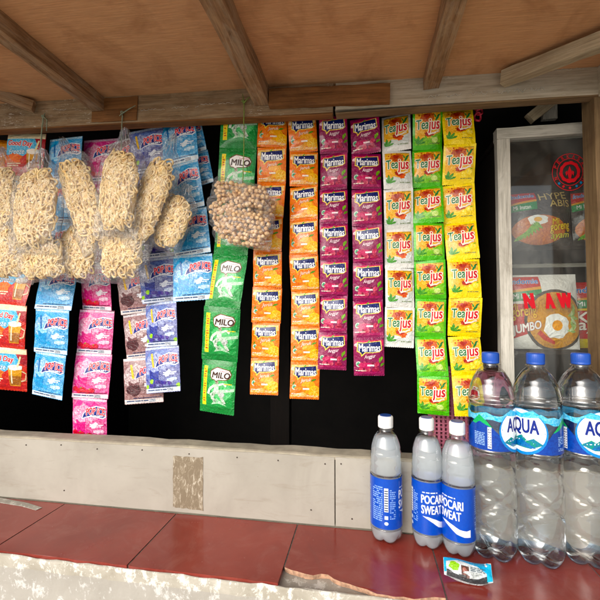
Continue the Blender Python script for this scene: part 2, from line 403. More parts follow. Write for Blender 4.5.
# dark room behind the hatch
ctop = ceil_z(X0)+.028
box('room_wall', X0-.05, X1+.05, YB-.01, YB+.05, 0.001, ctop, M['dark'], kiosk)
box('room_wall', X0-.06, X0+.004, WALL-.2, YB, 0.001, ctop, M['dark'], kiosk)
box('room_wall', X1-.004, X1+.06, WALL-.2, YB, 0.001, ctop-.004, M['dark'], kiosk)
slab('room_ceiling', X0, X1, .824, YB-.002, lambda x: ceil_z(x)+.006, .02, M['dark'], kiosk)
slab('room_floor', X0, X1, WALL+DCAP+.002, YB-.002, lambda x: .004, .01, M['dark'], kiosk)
plank('inner_post', Vector((P(281, 410, 1.4).x, 1.4, .02)), Vector((P(281, 410, 1.4).x, 1.4, 1.74)), -Yv, .07, .04, M['darkwood'], kiosk, 52)
plank('inner_brace', P(529, 119, .90), P(568, 88, .90), -Yv, .022, .018, M['batten'], kiosk, 53)
plank('inner_brace', P(549, 120, .925), P(549, 85, .925), -Yv, .030, .012, M['greypaint'], kiosk, 54)

# ------------------------------------------------------------------ tiled counter
counter = thing('tiled_counter', 'narrow counter of dark red tiles with chipped edge and peeling plaster front', 'counter')
TT = .008; YE = 0.782
def jx(p1, p2):
    a, b = Pz(*p1, CNT), Pz(*p2, CNT); return (a.x+b.x)/2
J = [jx((65, 505), (0, 540)), jx((127, 567), (178, 511)), jx((277, 582), (299, 525)), jx((446, 597), (433, 550)), jx((600, 576), (590, 560))]
J[0] = J[1]-(J[2]-J[1])*1.02
YE = Pz(200, 574, CNT).y
edges = [J[0]-.30, J[0], J[1], J[2], J[3], J[3]+(J[3]-J[2])*1.0, J[3]+(J[3]-J[2])*2.0]
edges = [J[0]-3*(J[1]-J[0]), J[0]-2*(J[1]-J[0]), J[0]-(J[1]-J[0])] + edges[1:] + [edges[-1]+.24]
edges = [e for e in edges if X0-.3 < e < X1+.4]
jag = [Pz(a, b, CNT) for a, b in ((285, 567), (291, 570), (297, 571.5), (305, 574), (313, 575.5), (321, 574), (328, 574.5), (334, 579), (341, 582), (349, 584), (357, 587), (366, 589), (377, 594), (386, 595), (395, 597), (404, 597), (414, 599), (424, 598), (434, 597))]
def tile(xa, xb, front, sd):
    g_ = .0014; rr = random.Random(sd); bm = bmesh.new()
    pts = [(xb-g_, WALL-.003), (xa+g_, WALL-.003)] + front
    top = [bm.verts.new((x, y, CNT+(0 if abs(y-WALL) < .01 else rr.uniform(-.0003, .0003)))) for x, y in pts]
    bot = [bm.verts.new((x+(rr.uniform(-.001, .001) if len(front) > 4 and 3 < k else 0), y+(rr.uniform(.0, .002) if k > 1 else 0), CNT-TT)) for k, (x, y) in enumerate(pts)]
    n = len(pts)
    bm.faces.new(top); bm.faces.new(bot[::-1])
    for i in range(n):
        f = bm.faces.new((top[i], top[(i+1) % n], bot[(i+1) % n], bot[i])); f.material_index = 1 if i > 1 and len(front) != 15 else 0
    bmesh.ops.recalc_face_normals(bm, faces=bm.faces)
    c = Vector(((xa+xb)/2, (WALL+YE)/2, CNT))
    bmesh.ops.translate(bm, verts=bm.verts, vec=-c)
    return from_bm('tile', bm, [M['tile'], M['clay']], counter, T(c))
for i in range(len(edges)-1):
    xa, xb = edges[i], edges[i+1]; rr = random.Random(i+50)
    if abs(xa-J[2]) < 1e-4:
        fr = [(p.x, p.y) for p in jag if xa+.002 < p.x < xb-.002]
        fr = [(xa+.0014, jag[0].y-.001)] + fr + [(xb-.0014, fr[-1][1])]
    else:
        fr = [(xa+.0014+(xb-xa-.0028)*k/14, YE+rr.uniform(-.0013, .0013)) for k in range(15)]
    t_ = tile(xa, xb, fr, i)
    t_.rotation_euler.x = rr.uniform(-.002, .002)
# mortar bed: rough front with a ragged lip
bm = bmesh.new(); NX, prof = 150, [(WALL-.002, CNT-.0025), (WALL-.04, CNT-.0025), (YE+.02, CNT-.003), (YE+.006, CNT-.0075), (YE-.0022, CNT-.0032), (YE-.0034, CNT-.0075), (YE+.001, CNT-.028), (YE+.0035, CNT-.08), (YE+.004, CNT-.2), (YE+.004, .001)]
prof[0] = (WALL-.002, CNT-TT-.0005); prof[1] = (WALL-.04, CNT-TT-.0005); prof[2] = (YE+.02, CNT-TT-.0005); prof[3] = (YE+.008, CNT-TT-.001)
rows = []
for i in range(NX+1):
    x = X0+(X1-X0)*i/NX; r_ = []
    for k, (y, z) in enumerate(prof):
        nn = noise.noise((x*28, k*1.7, 3)); n2 = noise.noise((x*90, k*3.1, 9)); am = [0, 0, .0008, .002, .003, .004, .003, .0015, .001, 0][k]
        r_.append(bm.verts.new((x, y+am*(nn+.6*n2), z+(am*.7*nn if 1 < k < 8 else 0))))
    rows.append(r_)
for i in range(NX):
    for k in range(len(prof)-1):
        f = bm.faces.new((rows[i][k], rows[i+1][k], rows[i+1][k+1], rows[i][k+1])); f.material_index = 1 if k < 3 else (2 if k < 6 else 0); f.smooth = True
bmesh.ops.recalc_face_normals(bm, faces=bm.faces)
from_bm('plaster_front', bm, [M['mortar'], M['cement'], M['lip']], counter)
for e in edges[1:-1]:
    yf = (jag[0].y+.004) if abs(e-J[2]) < 1e-4 else YE+.004
    gx = box('grout_line', e-.00135, e+.00135, yf, WALL-.004, CNT-TT+.0002, CNT-.0011, M['grout'], counter, 0)
# grout along the wall (patched with cement at the left)
bm = bmesh.new(); pts = [(0, 497.5), (12, 500), (28, 503), (42, 507.5), (36, 510), (22, 506), (10, 504), (0, 502.5), (-30, 500), (-30, 495)]
vv = [bm.verts.new(Pz(a, b, CNT+.0012)) for a, b in pts]; bm.faces.new(vv); bmesh.ops.recalc_face_normals(bm, faces=bm.faces)
ex = bmesh.ops.extrude_face_region(bm, geom=bm.faces[:]); bmesh.ops.translate(bm, verts=[q for q in ex['geom'] if isinstance(q, bmesh.types.BMVert)], vec=(0, 0, -.0011)); bmesh.ops.recalc_face_normals(bm, faces=bm.faces)
from_bm('cement_patch', bm, M['cement'], counter)

# ------------------------------------------------------------------ flat print: coloured shapes laid on a surface
_txt = {}
def text_tris(s, bold=.0, shear=0.0, space=1.0):
    key = (s, bold, shear, space)
    if key not in _txt:
        cu = bpy.data.curves.new('t', 'FONT'); cu.body = s; cu.resolution_u = 3; cu.offset = bold; cu.shear = shear; cu.space_character = space
        cu.fill_mode = 'FRONT'
        o = bpy.data.objects.new('t', cu); COL.objects.link(o); bpy.context.view_layer.update()
        me = bpy.data.meshes.new_from_object(o.evaluated_get(bpy.context.evaluated_depsgraph_get())); me.calc_loop_triangles()
        v = [(p.co.x, p.co.y) for p in me.vertices]; t = [tuple(q.vertices) for q in me.loop_triangles]
        bpy.data.objects.remove(o); bpy.data.curves.remove(cu); bpy.data.meshes.remove(me)
        xs = [p[0] for p in v]; ys = [p[1] for p in v]; x0, x1, y0, y1 = min(xs), max(xs), min(ys), max(ys)
        _txt[key] = ([((x-x0)/(x1-x0), (y-y0)/(y1-y0)) for x, y in v], t)
    return _txt[key]
class Art:
    """unit square, origin lower left; every layer = triangles + colour A and (speckle) colour B"""
    def __init__(s, w, h): s.w, s.h, s.L = w, h, []
    def tris(s, pts, tr, a, b=None, kind='art'):
        s.L.append(([tuple(p) for p in pts], tr, lin(a), lin(b or a), kind)); return s
    def poly(s, pts, a, b=None):
        tr = tessellate_polygon([[Vector((x*s.w, y*s.h, 0)) for x, y in pts]]); return s.tris(pts, [tuple(t) for t in tr], a, b)
    def rect(s, x0, y0, x1, y1, a, b=None): return s.poly([(x0, y0), (x1, y0), (x1, y1), (x0, y1)], a, b)
    def ell(s, cx, cy, rx, ry, a, b=None, n=18, jit=0, seed=1, rot=0):
        r = random.Random(seed); P_ = []
        for k in range(n):
            t = 2*pi*k/n; q = 1+r.uniform(-jit, jit); x, y = rx*q*cos(t)*s.w, ry*q*sin(t)*s.h
            P_.append((cx+(x*cos(rot)-y*sin(rot))/s.w, cy+(x*sin(rot)+y*cos(rot))/s.h))
        return s.poly(P_, a, b)
    def star(s, cx, cy, r, a, b=None, n=9, inner=.5, seed=1):
        q = random.Random(seed); P_ = []
        for k in range(2*n):
            t = pi*k/n; rr_ = r*(q.uniform(.8, 1.15) if k % 2 == 0 else inner); P_.append((cx+rr_*cos(t), cy+rr_*sin(t)*s.w/s.h))
        return s.poly(P_, a, b)
    def leaf(s, cx, cy, ln, ang, a, b=None, fat=.3):
        P_ = []
        for k in range(13):
            t = k/6-1 if k <= 6 else 1-(k-6)/6; wd_ = fat*ln*(1-t*t)*(1 if k <= 6 else -1)
            x, y = t*ln, wd_; P_.append((cx+(x*cos(ang)-y*sin(ang)), cy+(x*sin(ang)+y*cos(ang))*s.w/s.h))
        return s.poly(P_[:-1], a, b)
    def line(s, pts, wd_, a, b=None):
        for (x0, y0), (x1, y1) in zip(pts, pts[1:]):
            dx, dy = (x1-x0)*s.w, (y1-y0)*s.h; l = sqrt(dx*dx+dy*dy) or 1; nx, ny = -dy/l*wd_/2*s.w, dx/l*wd_/2*s.w
            s.poly([(x0+nx/s.w, y0+ny/s.h), (x0-nx/s.w, y0-ny/s.h), (x1-nx/s.w, y1-ny/s.h), (x1+nx/s.w, y1+ny/s.h)], a, b)
        return s
    def text(s, t, x0, y0, x1, y1, a, out=None, bold=.02, shear=0.0, arch=0.0, rot=0.0, ow=.05, space=1.0):
        hb = (y1-y0)*s.h*1.0
        for (bo, c, nc) in (((bold+ow, out, 8),) if out else ()) + ((bold, a, 4),):
            v, tr = text_tris(t, 0.0, shear, space); P_ = []
            for x, y in v:
                X = x0+(x1-x0)*x; Y = y0+(y1-y0)*y; Y -= arch*(2*x-1)**2
                if rot:
                    cx, cy = (x0+x1)/2, (y0+y1)/2; dx, dy = (X-cx)*s.w, (Y-cy)*s.h
                    X, Y = cx+(dx*cos(rot)-dy*sin(rot))/s.w, cy+(dx*sin(rot)+dy*cos(rot))/s.h
                P_.append((X, Y))
            s.tris(P_, tr, c, None, 'text'); d = bo*hb*.85
            if bo < .008: continue
            for k in range(nc):                       # heavier strokes: the same letters shifted a hair each way
                q = 2*pi*(k+.5)/nc; s.tris([(x+d*cos(q)/s.w, y+d*sin(q)*.8/s.h) for x, y in P_], tr, c, None, 'text'); s.L[-1] = s.L[-1][:4]+('text', k+1)
        return s
    def fine(s, x0, y0, x1, y1, rows, a, seed=1, fill=.6):     # tiny illegible lines of print
        r = random.Random(seed)
        for k in range(rows):
            y = y1-(y1-y0)*(k+.5)/rows; hgt = (y1-y0)/rows*.28; x = x0
            while x < x1:
                e = min(x1, x+max(.012, r.uniform(.04, .22)*(x1-x0)/.5))
                if r.random() < fill+.3: s.rect(x, y-hgt, e, y+hgt, a)
                x = e+min(.015, (x1-x0)*.06)
        return s
    def build(s, fmap, kinds, maxlen, eps0=.0002, eps=.00011, clip=True):
        """fmap(x, y, lift) -> point.  returns (verts, faces, colA, colB)"""
        V, F, CA, CB = [], [], [], []; lev = []; bbs = []
        for (pts, tr, a, b, kind, *sub) in s.L:           # stacking level: one above the highest earlier layer it overlaps
            xs = [p[0] for p in pts]; ys = [p[1] for p in pts]; bb = (min(xs), max(xs), min(ys), max(ys))
            if sub: lev.append(lev[-1]+.09); bbs.append(bb); continue
            lev.append(1+max([l for l, q in zip(lev, bbs) if bb[0] < q[1] and bb[1] > q[0] and bb[2] < q[3] and bb[3] > q[2]], default=0)); bbs.append(bb)
        for li, (pts, tr, a, b, kind, *sub) in enumerate(s.L):
            if kind not in kinds: continue
            lift = eps0+eps*lev[li]; vm = {}
            def add(p):
                k_ = (round(p[0], 5), round(p[1], 5))
                if k_ not in vm: vm[k_] = len(V); V.append(fmap(p[0], p[1], lift)); CA.append(a); CB.append(b)
                return vm[k_]
            if clip: pts = [(min(.994, max(.006, x)), min(.996, max(.004, y))) for x, y in pts]
            st = [(pts[i], pts[j], pts[k]) for i, j, k in tr]
            while st:
                t = st.pop(); d = [((t[i][0]-t[(i+1) % 3][0])*s.w)**2+((t[i][1]-t[(i+1) % 3][1])*s.h)**2 for i in range(3)]
                m = max(d)
                if m > maxlen*maxlen:
                    i = d.index(m); p, q, r = t[i], t[(i+1) % 3], t[(i+2) % 3]; mid = ((p[0]+q[0])/2, (p[1]+q[1])/2)
                    st.append((p, mid, r)); st.append((mid, q, r))
                else:
                    ar = (t[1][0]-t[0][0])*(t[2][1]-t[0][1])-(t[2][0]-t[0][0])*(t[1][1]-t[0][1])
                    if abs(ar) < 1e-9: continue
                    ix = [add(p) for p in t]
                    if len(set(ix)) < 3: continue
                    F.append(tuple(ix) if ar > 0 else tuple(ix[::-1]))
        return V, F, CA, CB
def col_mesh(name, V, F, CA, CB, mat, smooth=True):
    me = bpy.data.meshes.new(name); me.from_pydata(V, [], F); me.update()
    for nm, data in (('A', CA), ('B', CB)):
        at = me.color_attributes.new(nm, 'FLOAT_COLOR', 'POINT'); at.data.foreach_set('color', [c for q in data for c in q])
    me.materials.append(mat)
    if smooth:
        for p in me.polygons: p.use_smooth = True
    return me

# ------------------------------------------------------------------ sachet designs (unit square art)
def d_drink(flavour):
    a = Art(29, 35); org = flavour == 'orange'
    base = ('#ea640a', '#f6881c') if org else ('#780f42', '#98265c')
    a.poly([(.03, .92), (.97, .94), (.97, .78), (.8, .80), (.55, .86), (.2, .84), (.03, .78)], '#f6dfc0' if org else '#d9566f', '#f7b25a' if org else '#b02f5c')
    a.ell(.1, .82, .08, .05, '#ffffff', '#f7c58a' if org else '#e79aa8', 10, .3, 4)
    if org:
        a.ell(.62, .33, .24, .2, '#f59a12', '#fbb836', 18, .05); a.ell(.84, .2, .2, .17, '#ffd23a', '#ffb41c')
        a.ell(.84, .2, .16, .135, '#f9a615', '#fdc43d')
        for k in range(6): t = k*pi/3+.3; a.line([(.84, .2), (.84+.15*cos(t), .2+.12*sin(t))], .018, '#ffe28a')
        a.leaf(.8, .52, .12, .5, '#3f7d2a', '#6aa33c'); a.leaf(.12, .42, .09, 1.2, '#3f7d2a')
        a.poly([(.03, .1), (.2, .12), (.45, .2), (.6, .12), (.97, .1), (.97, .05), (.03, .05)], '#f9a63a', '#f3e0c4')
    else:
        r = random.Random(4)
        for k in range(22): a.ell(r.uniform(.22, .84), r.uniform(.12, .34), .07, .058, r.choice(['#b0324f', '#c94f66', '#7c1436', '#e07f8d']), r.choice(['#7c1436', '#d98090']), 10)
        a.leaf(.88, .44, .13, 1.2, '#5f8f35', '#8ab54a', .45); a.leaf(.93, .3, .1, .8, '#4a7a2c', '#7ba544', .45)
        a.poly([(.03, .1), (.97, .12), (.97, .045), (.03, .045)], '#b5466f', '#8c2450')
    a.ell(.15, .31, .085, .075, '#dfe9dc', '#7fae8a', 12); a.ell(.15, .31, .05, .045, '#4a9170', n=10)
    a.ell(.36, .28, .2, .09, '#f5a860' if org else '#c8607c', '#ee6a3c' if org else '#b03058', 14, .35, 6)
    a.rect(.44, .255, .66, .30, '#fff1e2' if org else '#f8dde2')
    yl = [(.12, .89), (.3, .87), (.5, .89), (.9, .92), (.93, .68), (.84, .62), (.6, .60), (.38, .60), (.25, .50), (.22, .59), (.1, .64)]
    a.poly(yl, '#f2c53a', '#fff0b0')
    a.poly([(.15, .87), (.3, .855), (.5, .875), (.87, .9), (.9, .69), (.82, .64), (.6, .62), (.36, .62), (.27, .55), (.24, .61), (.13, .66)], '#1b2158', '#222c6b')
    a.leaf(.5, .9, .07, .9, '#4fae3a')
    a.text('Marimas', .17, .64, .87, .84, '#ffffff', None, .03)
    a.text('Jeruk' if org else 'Anggur', .34, .44, .72, .56, '#ffe9d2' if org else '#f7d9e2', '#d9560e' if org else '#6d0f3a', .015, .35, rot=.12)
    a.fine(.06, .115, .4, .155, 1, '#fff0e0', 3)
    return a, base
def d_teajus(v):
    a = Art(30, 38)
    base = {'white': ('#dcdbd6', '#e8e7e2'), 'green': ('#4fae2f', '#5fbd3c'), 'yellow': ('#f4d313', '#f9de2c')}[v]
    a.rect(.07, .11, .93, .93, '#e69c3c', '#f6d288')
    low = {'white': ('#d9dcd6', '#c3c9c2'), 'green': ('#5cab34', '#a9d66a'), 'yellow': ('#f2c72e', '#f8e27c')}[v]
    a.poly([(.07, .11), (.93, .11), (.93, .42), (.75, .36), (.55, .26), (.35, .3), (.2, .24), (.07, .3)], low[0], low[1])
    r = random.Random(3)
    if v == 'green':
        for k in range(12): a.leaf(r.uniform(.4, .9), r.uniform(.16, .34), .09, r.uniform(0, 3), r.choice(['#3f8f2a', '#84c24d', '#c6e08a']), '#6db53c')
        a.ell(.72, .22, .11, .07, '#e3efb0', '#a8cc62')
    if v == 'yellow':
        for x, y in ((.66, .24), (.82, .3)): a.ell(x, y, .13, .1, '#f9e04a', '#e9b91a'); a.ell(x, y, .09, .065, '#fdf0a2', '#f3d23a')
        a.leaf(.88, .38, .06, .5, '#5fa22f')
    if v == 'white':
        a.ell(.78, .24, .13, .1, '#eef0ee', '#bfc6c2', 16, .2); a.ell(.62, .3, .14, .06, '#d0433a', '#e88a5c', 14, .3)
    for (x, y, l, t) in ((.17, .25, .15, 1.75), (.27, .22, .13, 1.15), (.12, .19, .11, 2.3), (.34, .17, .1, .5), (.22, .16, .12, .2)): a.leaf(x, y, l, t, '#2f7a3a', '#6da552', .38)
    a.ell(.47, .77, .2, .12, '#a33a1c', '#d9712c', 20, .32, 5); a.ell(.45, .82, .1, .06, '#c22d1c', '#7a2412', 12, .3, 2)
    for (x, y) in ((.2, .84), (.3, .9), (.68, .86), (.74, .8), (.25, .74)): a.ell(x, y, .03, .022, '#b9542a', n=8)
    a.poly([(.36, .48), (.42, .44), (.62, .36), (.8, .42), (.62, .33), (.48, .36)], '#c32a22', '#e0604a')
    a.ell(.53, .37, .15, .06, '#c93a28', '#8e1f18', 14, .3, 8)
    a.leaf(.80, .76, .14, 1.0, '#1d6b35', '#2f8a48', .28); a.leaf(.86, .84, .09, .7, '#1d6b35', None, .3); a.leaf(.73, .82, .08, 2.2, '#2f8a48')
    a.fine(.62, .905, .92, .925, 1, '#3c7a44', 2, 1)
    a.text('Tea', .11, .50, .50, .73, '#17713b', '#f6f2e0', .03, .1, rot=.05, ow=.08)
    a.text('jus', .49, .40, .88, .74, '#d3202c', '#f6f2e0', .03, .15, rot=.05, ow=.08)
    a.line([(.5, .36), (.62, .39), (.7, .39), (.78, .43), (.86, .44)], .05, '#f8f0e4', '#e8d8c0')
    a.fine(.55, .125, .9, .16, 1, '#6c7a50', 4)
    return a, base
def d_ice(v):
    a = Art(36, 43)
    base = {'blue': ('#2488ce', '#a4d6f0'), 'pink': ('#d84486', '#f2a8c8'), 'choco': ('#74484a', '#b59a98'), 'grape': ('#45488e', '#a2a8cc')}[v]
    dk = {'blue': ('#1276bd', '#4fb0e2'), 'pink': ('#c2246c', '#ee7fae'), 'choco': ('#4a2226', '#8d6a6c'), 'grape': ('#2b2a70', '#5a64ae')}[v]
    lt = {'blue': ('#d8eef8', '#7cc5ea'), 'pink': ('#fbe0ec', '#f08ab8'), 'choco': ('#e6dcdc', '#a58a8c'), 'grape': ('#cfd8f0', '#8fa6d8')}[v]
    a.rect(.0, .945, 1, 1, '#e9eef2', lt[1])
    a.ell(.42, .6, .52, .36, lt[1], base[0], 22, .14, 3); a.ell(.4, .58, .42, .28, base[0], lt[0], 22, .16, 8)
    a.ell(.7, .35, .26, .17, dk[0], base[1], 18, .25, 5)
    a.poly([(.12, .55), (.44, .55), (.4, .2), (.17, .2)], dk[0], dk[1]); a.ell(.28, .55, .18, .1, lt[0], dk[1], 16, .25, 9)
    if v in ('choco', 'grape'): a.line([(.22, .86), (.27, .55)], .06, '#e9b43a', '#f4d47c')
    if v == 'blue': a.line([(.2, .86), (.24, .55)], .05, '#1b6fb5')
    if v == 'pink':
        for x, y in ((.1, .2), (.2, .16), (.32, .18), (.45, .14), (.56, .17)): a.ell(x, y, .08, .06, '#c32034', '#e0606a', 10)
        a.leaf(.26, .23, .05, .8, '#7aa23a'); a.leaf(.5, .2, .04, 2, '#7aa23a')
    if v == 'grape':
        r = random.Random(2)
        for k in range(12): a.ell(r.uniform(.1, .75), r.uniform(.13, .24), .05, .042, r.choice(['#2b2466', '#51408a', '#3a3a8a']), '#6a60a0', 9)
        for x, y in ((.2, .25), (.04, .13), (.95, .13)): a.ell(x, y, .06, .05, '#8cc63f', '#b6dc6a', 9, .2)
    if v == 'choco': a.ell(.3, .3, .2, .14, '#2a1216', '#5a3034', 14, .3, 4)
    a.poly([(.3, .52), (.36, .66), (.5, .79), (.72, .85), (.96, .82), (.99, .60), (.9, .56), (.68, .6), (.46, .58)], '#f0f2f8' if v != 'choco' else '#d8c8c8')
    a.poly([(.33, .545), (.38, .66), (.51, .77), (.72, .83), (.95, .80), (.97, .62), (.9, .585), (.68, .625), (.47, .60)], '#24307c', '#2c3d92')
    a.text('POP ICE', .44, .66, .96, .81, '#e8213a', '#f6e6ea', .045, .1, arch=.035, rot=.03, ow=.06)
    a.fine(.56, .60, .9, .65, 1, '#f2f4fa', 7)
    a.ell(.68, .40, .12, .05, lt[0], '#ffffff', 12, .4, 11, .5)
    a.ell(.78, .27, .13, .05, '#f4f8fb', lt[1], 12, .4, 6)
    a.fine(.55, .36, .92, .44, 2, '#e8eef6', 4)
    a.rect(.0, .0, 1, .095, '#e8ebee' if v != 'choco' else '#d6d0cc', lt[0]); a.fine(.06, .035, .62, .08, 1, '#4a5a7a', 6); a.rect(.64, .02, .8, .085, '#4a5668', '#e0e4ea')
    a.fine(.08, .105, .95, .135, 1, '#33415f' if v != 'pink' else '#6a1a34', 8)
    return a, base
def d_malt():
    a = Art(34, 53); base = ('#0b7a2c', '#169040')
    a.poly([(.05, .90), (.95, .90), (.95, .13), (.05, .13)], '#0f8434', '#2aa04c')
    a.ell(.62, .48, .34, .2, '#3fb25e', '#8fd09c', 20, .25, 2)
    a.poly([(.30, .36), (.44, .44), (.6, .46), (.98, .50), (.98, .445), (.62, .40), (.45, .36), (.36, .28)], '#eaf5ea', '#8fcf9b')
    a.poly([(.5, .3), (.8, .16), (.55, .2), (.35, .16)], '#6cc080', '#dff0df')
    a.rect(.085, .14, .20, .88, '#f4d716', '#f7e24a'); a.fine(.11, .2, .18, .84, 14, '#c2381c', 5, .5)
    # a player at full stretch
    sk, wh, gr = '#c9d6c2', '#e9f2e6', '#5f7d62'
    a.ell(.50, .59, .05, .035, '#6a4a34', sk, 10); a.poly([(.42, .56), (.54, .56), (.56, .42), (.42, .40)], wh, '#9cc8a4')
    a.line([(.44, .54), (.30, .46), (.26, .36)], .07, wh, sk); a.line([(.54, .54), (.68, .58), (.76, .53)], .06, sk, wh)
    a.line([(.45, .42), (.38, .30), (.48, .22)], .085, gr, wh); a.line([(.53, .42), (.64, .32), (.74, .20)], .085, wh, gr)
    a.ell(.66, .37, .07, .045, '#f0f2f0', '#505a52', 12)
    a.poly([(.30, .70), (.34, .64), (.42, .63), (.47, .60), (.53, .63), (.74, .64), (.86, .68), (.90, .76), (.84, .84), (.66, .86), (.48, .885), (.36, .84), (.29, .80)], '#5b3a24', '#7d5a3a')
    a.poly([(.32, .705), (.355, .655), (.43, .645), (.47, .62), (.53, .645), (.74, .655), (.84, .69), (.875, .76), (.82, .825), (.66, .845), (.48, .865), (.38, .825), (.315, .79)], '#f4efe8', '#ffffff')
    a.text('MILO', .355, .675, .855, .785, '#3d2014', None, .07, .12); a.text('Nestle', .58, .795, .82, .82, '#d8365a', None, .02)
    a.fine(.7, .555, .92, .59, 1, '#f2d23a', 3)
    a.rect(.0, .93, 1, .936, '#0f6f2c'); a.rect(0, .1, 1, .105, '#0f6f2c')
    return a, base
def d_coffee():
    a = Art(38, 43); base = ('#c02a34', '#d8503c')
    a.rect(0, .87, 1, 1, '#ecd9b0', '#f6ead0')
    a.poly([(0, .87), (.95, .87), (.98, .7), (.7, .6), (.5, .45), (.3, .42), (0, .5)], '#34a8dc', '#a8daf0')
    a.ell(.2, .4, .3, .12, '#f0913a', '#e8563c', 16, .3, 3); a.poly([(.75, .87), (1, .87), (1, .6), (.86, .66)], '#8f1f2c', '#b83038')
    a.poly([(.05, .16), (.5, .28), (.98, .14), (.98, .06), (.05, .06)], '#9c1c28', '#d8403c')
    a.poly([(.58, .55), (.90, .55), (.86, .12), (.62, .12)], '#c9893e', '#e8b86a'); a.poly([(.60, .36), (.88, .36), (.86, .14), (.63, .14)], '#7d4a1e', '#b5763a')
    a.ell(.74, .56, .17, .065, '#f6ead4', '#ffffff', 16, .12); a.line([(.9, .48), (1.0, .42), (.97, .27), (.88, .24)], .035, '#e6d8c2', '#c9a878'); a.line([(.66, .5), (.67, .18)], .03, '#f6e8cc')
    a.line([(.8, .58), (.86, .82)], .04, '#f2e6b8')
    a.text('Good Day', .06, .66, .70, .82, '#d8202c', '#ffffff', .045, .05, rot=-.06, ow=.07)
    a.text('Freeze', .1, .50, .52, .62, '#eaf6fc', '#2f86b8', .02, .2, ow=.06)
    a.fine(.08, .2, .45, .3, 2, '#fbe6c8', 4)
    return a, base
def d_orange_plain():
    a = Art(36, 43); base = ('#b5571c', '#d98a3a')
    a.poly([(.05, .9), (.95, .9), (.8, .1), (.2, .1)], '#c9702a', '#e8b06a'); a.ell(.5, .5, .3, .2, '#7a3414', '#c9702a', 16, .2)
    return a, base

# ------------------------------------------------------------------ sachets
def puff(variant, Tk):
    r = random.Random(variant*17+3); ph = [r.uniform(0, 6.28) for _ in range(6)]
    a1, a2, a3 = r.uniform(.5, 1), r.uniform(.4, 1), r.uniform(-.5, .5)
    def h(x, y):
        e = max(0, 1-abs(2*x-1)**2.8)*max(0, 1-abs(2*y-1)**3.6)
        q = Tk*e*(1+.16*a3*sin(3*x+ph[0]))
        q += e*.0005*(a1*sin(6*x+4*y+ph[1])+a2*sin(7*y-5*x+ph[2]))
        q += .0011*sin(2.4*y+ph[4])*(abs(2*x-1)**2)*a3*2+.0006*sin(14*y+ph[5])*abs(2*x-1)**3
        return q
    return h
SACH = {}
def sachet_meshes(key, art, base, w, h, variant, Tk=.0042, saw=True):
    k = (key, variant)
    if k in SACH: return SACH[k]
    hf = puff(variant, Tk); N, Mr = 12, 12
    fm = lambda x, y, lift=0: ((x-.5)*w, -hf(x, y)-lift, (y-.5)*h)
    V, F = [], []
    for j in range(Mr+1):
        for i in range(N+1): V.append(fm(i/N, j/Mr, .00015))
    for j in range(Mr):
        for i in range(N): q = j*(N+1)+i; F.append((q, q+1, q+N+2, q+N+1))
    o = len(V)
    for (x, y) in ((0, 0), (1, 0), (1, 1), (0, 1)): p = fm(x, y); V.append((p[0], p[1]+.0006, p[2]))
    V.append((0, .0022, 0)); c = len(V)-1
    for a_, b_ in ((0, 1), (1, 2), (2, 3), (3, 0)): F.append((o+b_, o+a_, c))
    if saw:                                            # zig-zag cut along the lower edge
        nz = 14
        for i in range(nz):
            xa, xb = i/nz, (i+1)/nz; p, q = fm(xa, 0, .0001), fm(xb, 0, .0001); s_ = len(V)
            V += [p, q, ((p[0]+q[0])/2, p[1], p[2]-.0011)]; F.append((s_, s_+2, s_+1))
    ca = [lin(base[0])]*len(V); cb = [lin(base[1])]*len(V)
    body = col_mesh('sachet', V, F, ca, cb, M['foil'])
    A_ = Art(w, h); A_.L = art.L
    g1 = A_.build(fm, ('art',), .005, .00028, .00010); g2 = A_.build(fm, ('text',), .005, .00034, .00010)
    SACH[k] = (body, col_mesh('printed_artwork', *g1, M['foil']), col_mesh('lettering', *g2, M['foil']) if g2[1] else None)
    return SACH[k]
def strip(key, dsn, n, TL, TR, BL, BR, Y, label, group, nv=3, seed=0, twist=.20, Tk=.0056, back=False):
    art, base = dsn; r = random.Random(seed*31+len(label))
    p = [P(*q, Y) for q in (TL, TR, BL, BR)]
    top, bot = (p[0]+p[1])/2, (p[2]+p[3])/2; wdt = ((p[1]-p[0]).length+(p[3]-p[2]).length)/2
    zl = bot-top; ln = zl.length; h = ln/n
    root = thing('sachet_strip', label, 'sachet strip', T(bot), group)
    xd = ((p[1]-p[0]).normalized()+(p[3]-p[2]).normalized()).normalized()
    bow = r.uniform(-.004, .004); ph = r.uniform(0, 6)
    pts = []
    for i in range(n+1):
        t = i/n; q = top.lerp(bot, t); q = q+Vector((r.uniform(-1, 1)*.0019+bow*sin(pi*t), .007*sin(ph+i*1.7)+r.uniform(-.0055, .0055), 0)); pts.append(q)
    for i in range(n):
        a, b = pts[i], pts[i+1]; up = (a-b).normalized(); v = r.randrange(nv)
        X = (xd+Vector((0, r.uniform(-twist, twist), r.uniform(-.012, .012)))).normalized(); Yx = up.cross(X).normalized(); X = Yx.cross(up).normalized()
        c = (a+b)/2-bot; hh = (a-b).length
        m = Matrix(((X.x, Yx.x, up.x, c.x), (X.y, Yx.y, up.y, c.y), (X.z, Yx.z, up.z, c.z), (0, 0, 0, 1)))
        ms = sachet_meshes((key, round(wdt, 3)), art, base, wdt, h, v, Tk)
        s_ = mesh_obj('sachet', ms[0], (), root, m @ Matrix.Diagonal((1, 1, hh/h*.998, 1)))
        mesh_obj('printed_artwork', ms[1], (), s_)
        if ms[2]: mesh_obj('lettering', ms[2], (), s_)
    return root
G1 = 'strips of drink sachets hanging in the hatch'
HY = .845
OR, PU = d_drink('orange'), d_drink('purple')
strip('or', OR, 8, (260, 114), (288, 114), (249.5, 394), (279, 394), HY, 'orange juice-powder sachet strip hanging next to the green malt sachets', G1, seed=1)
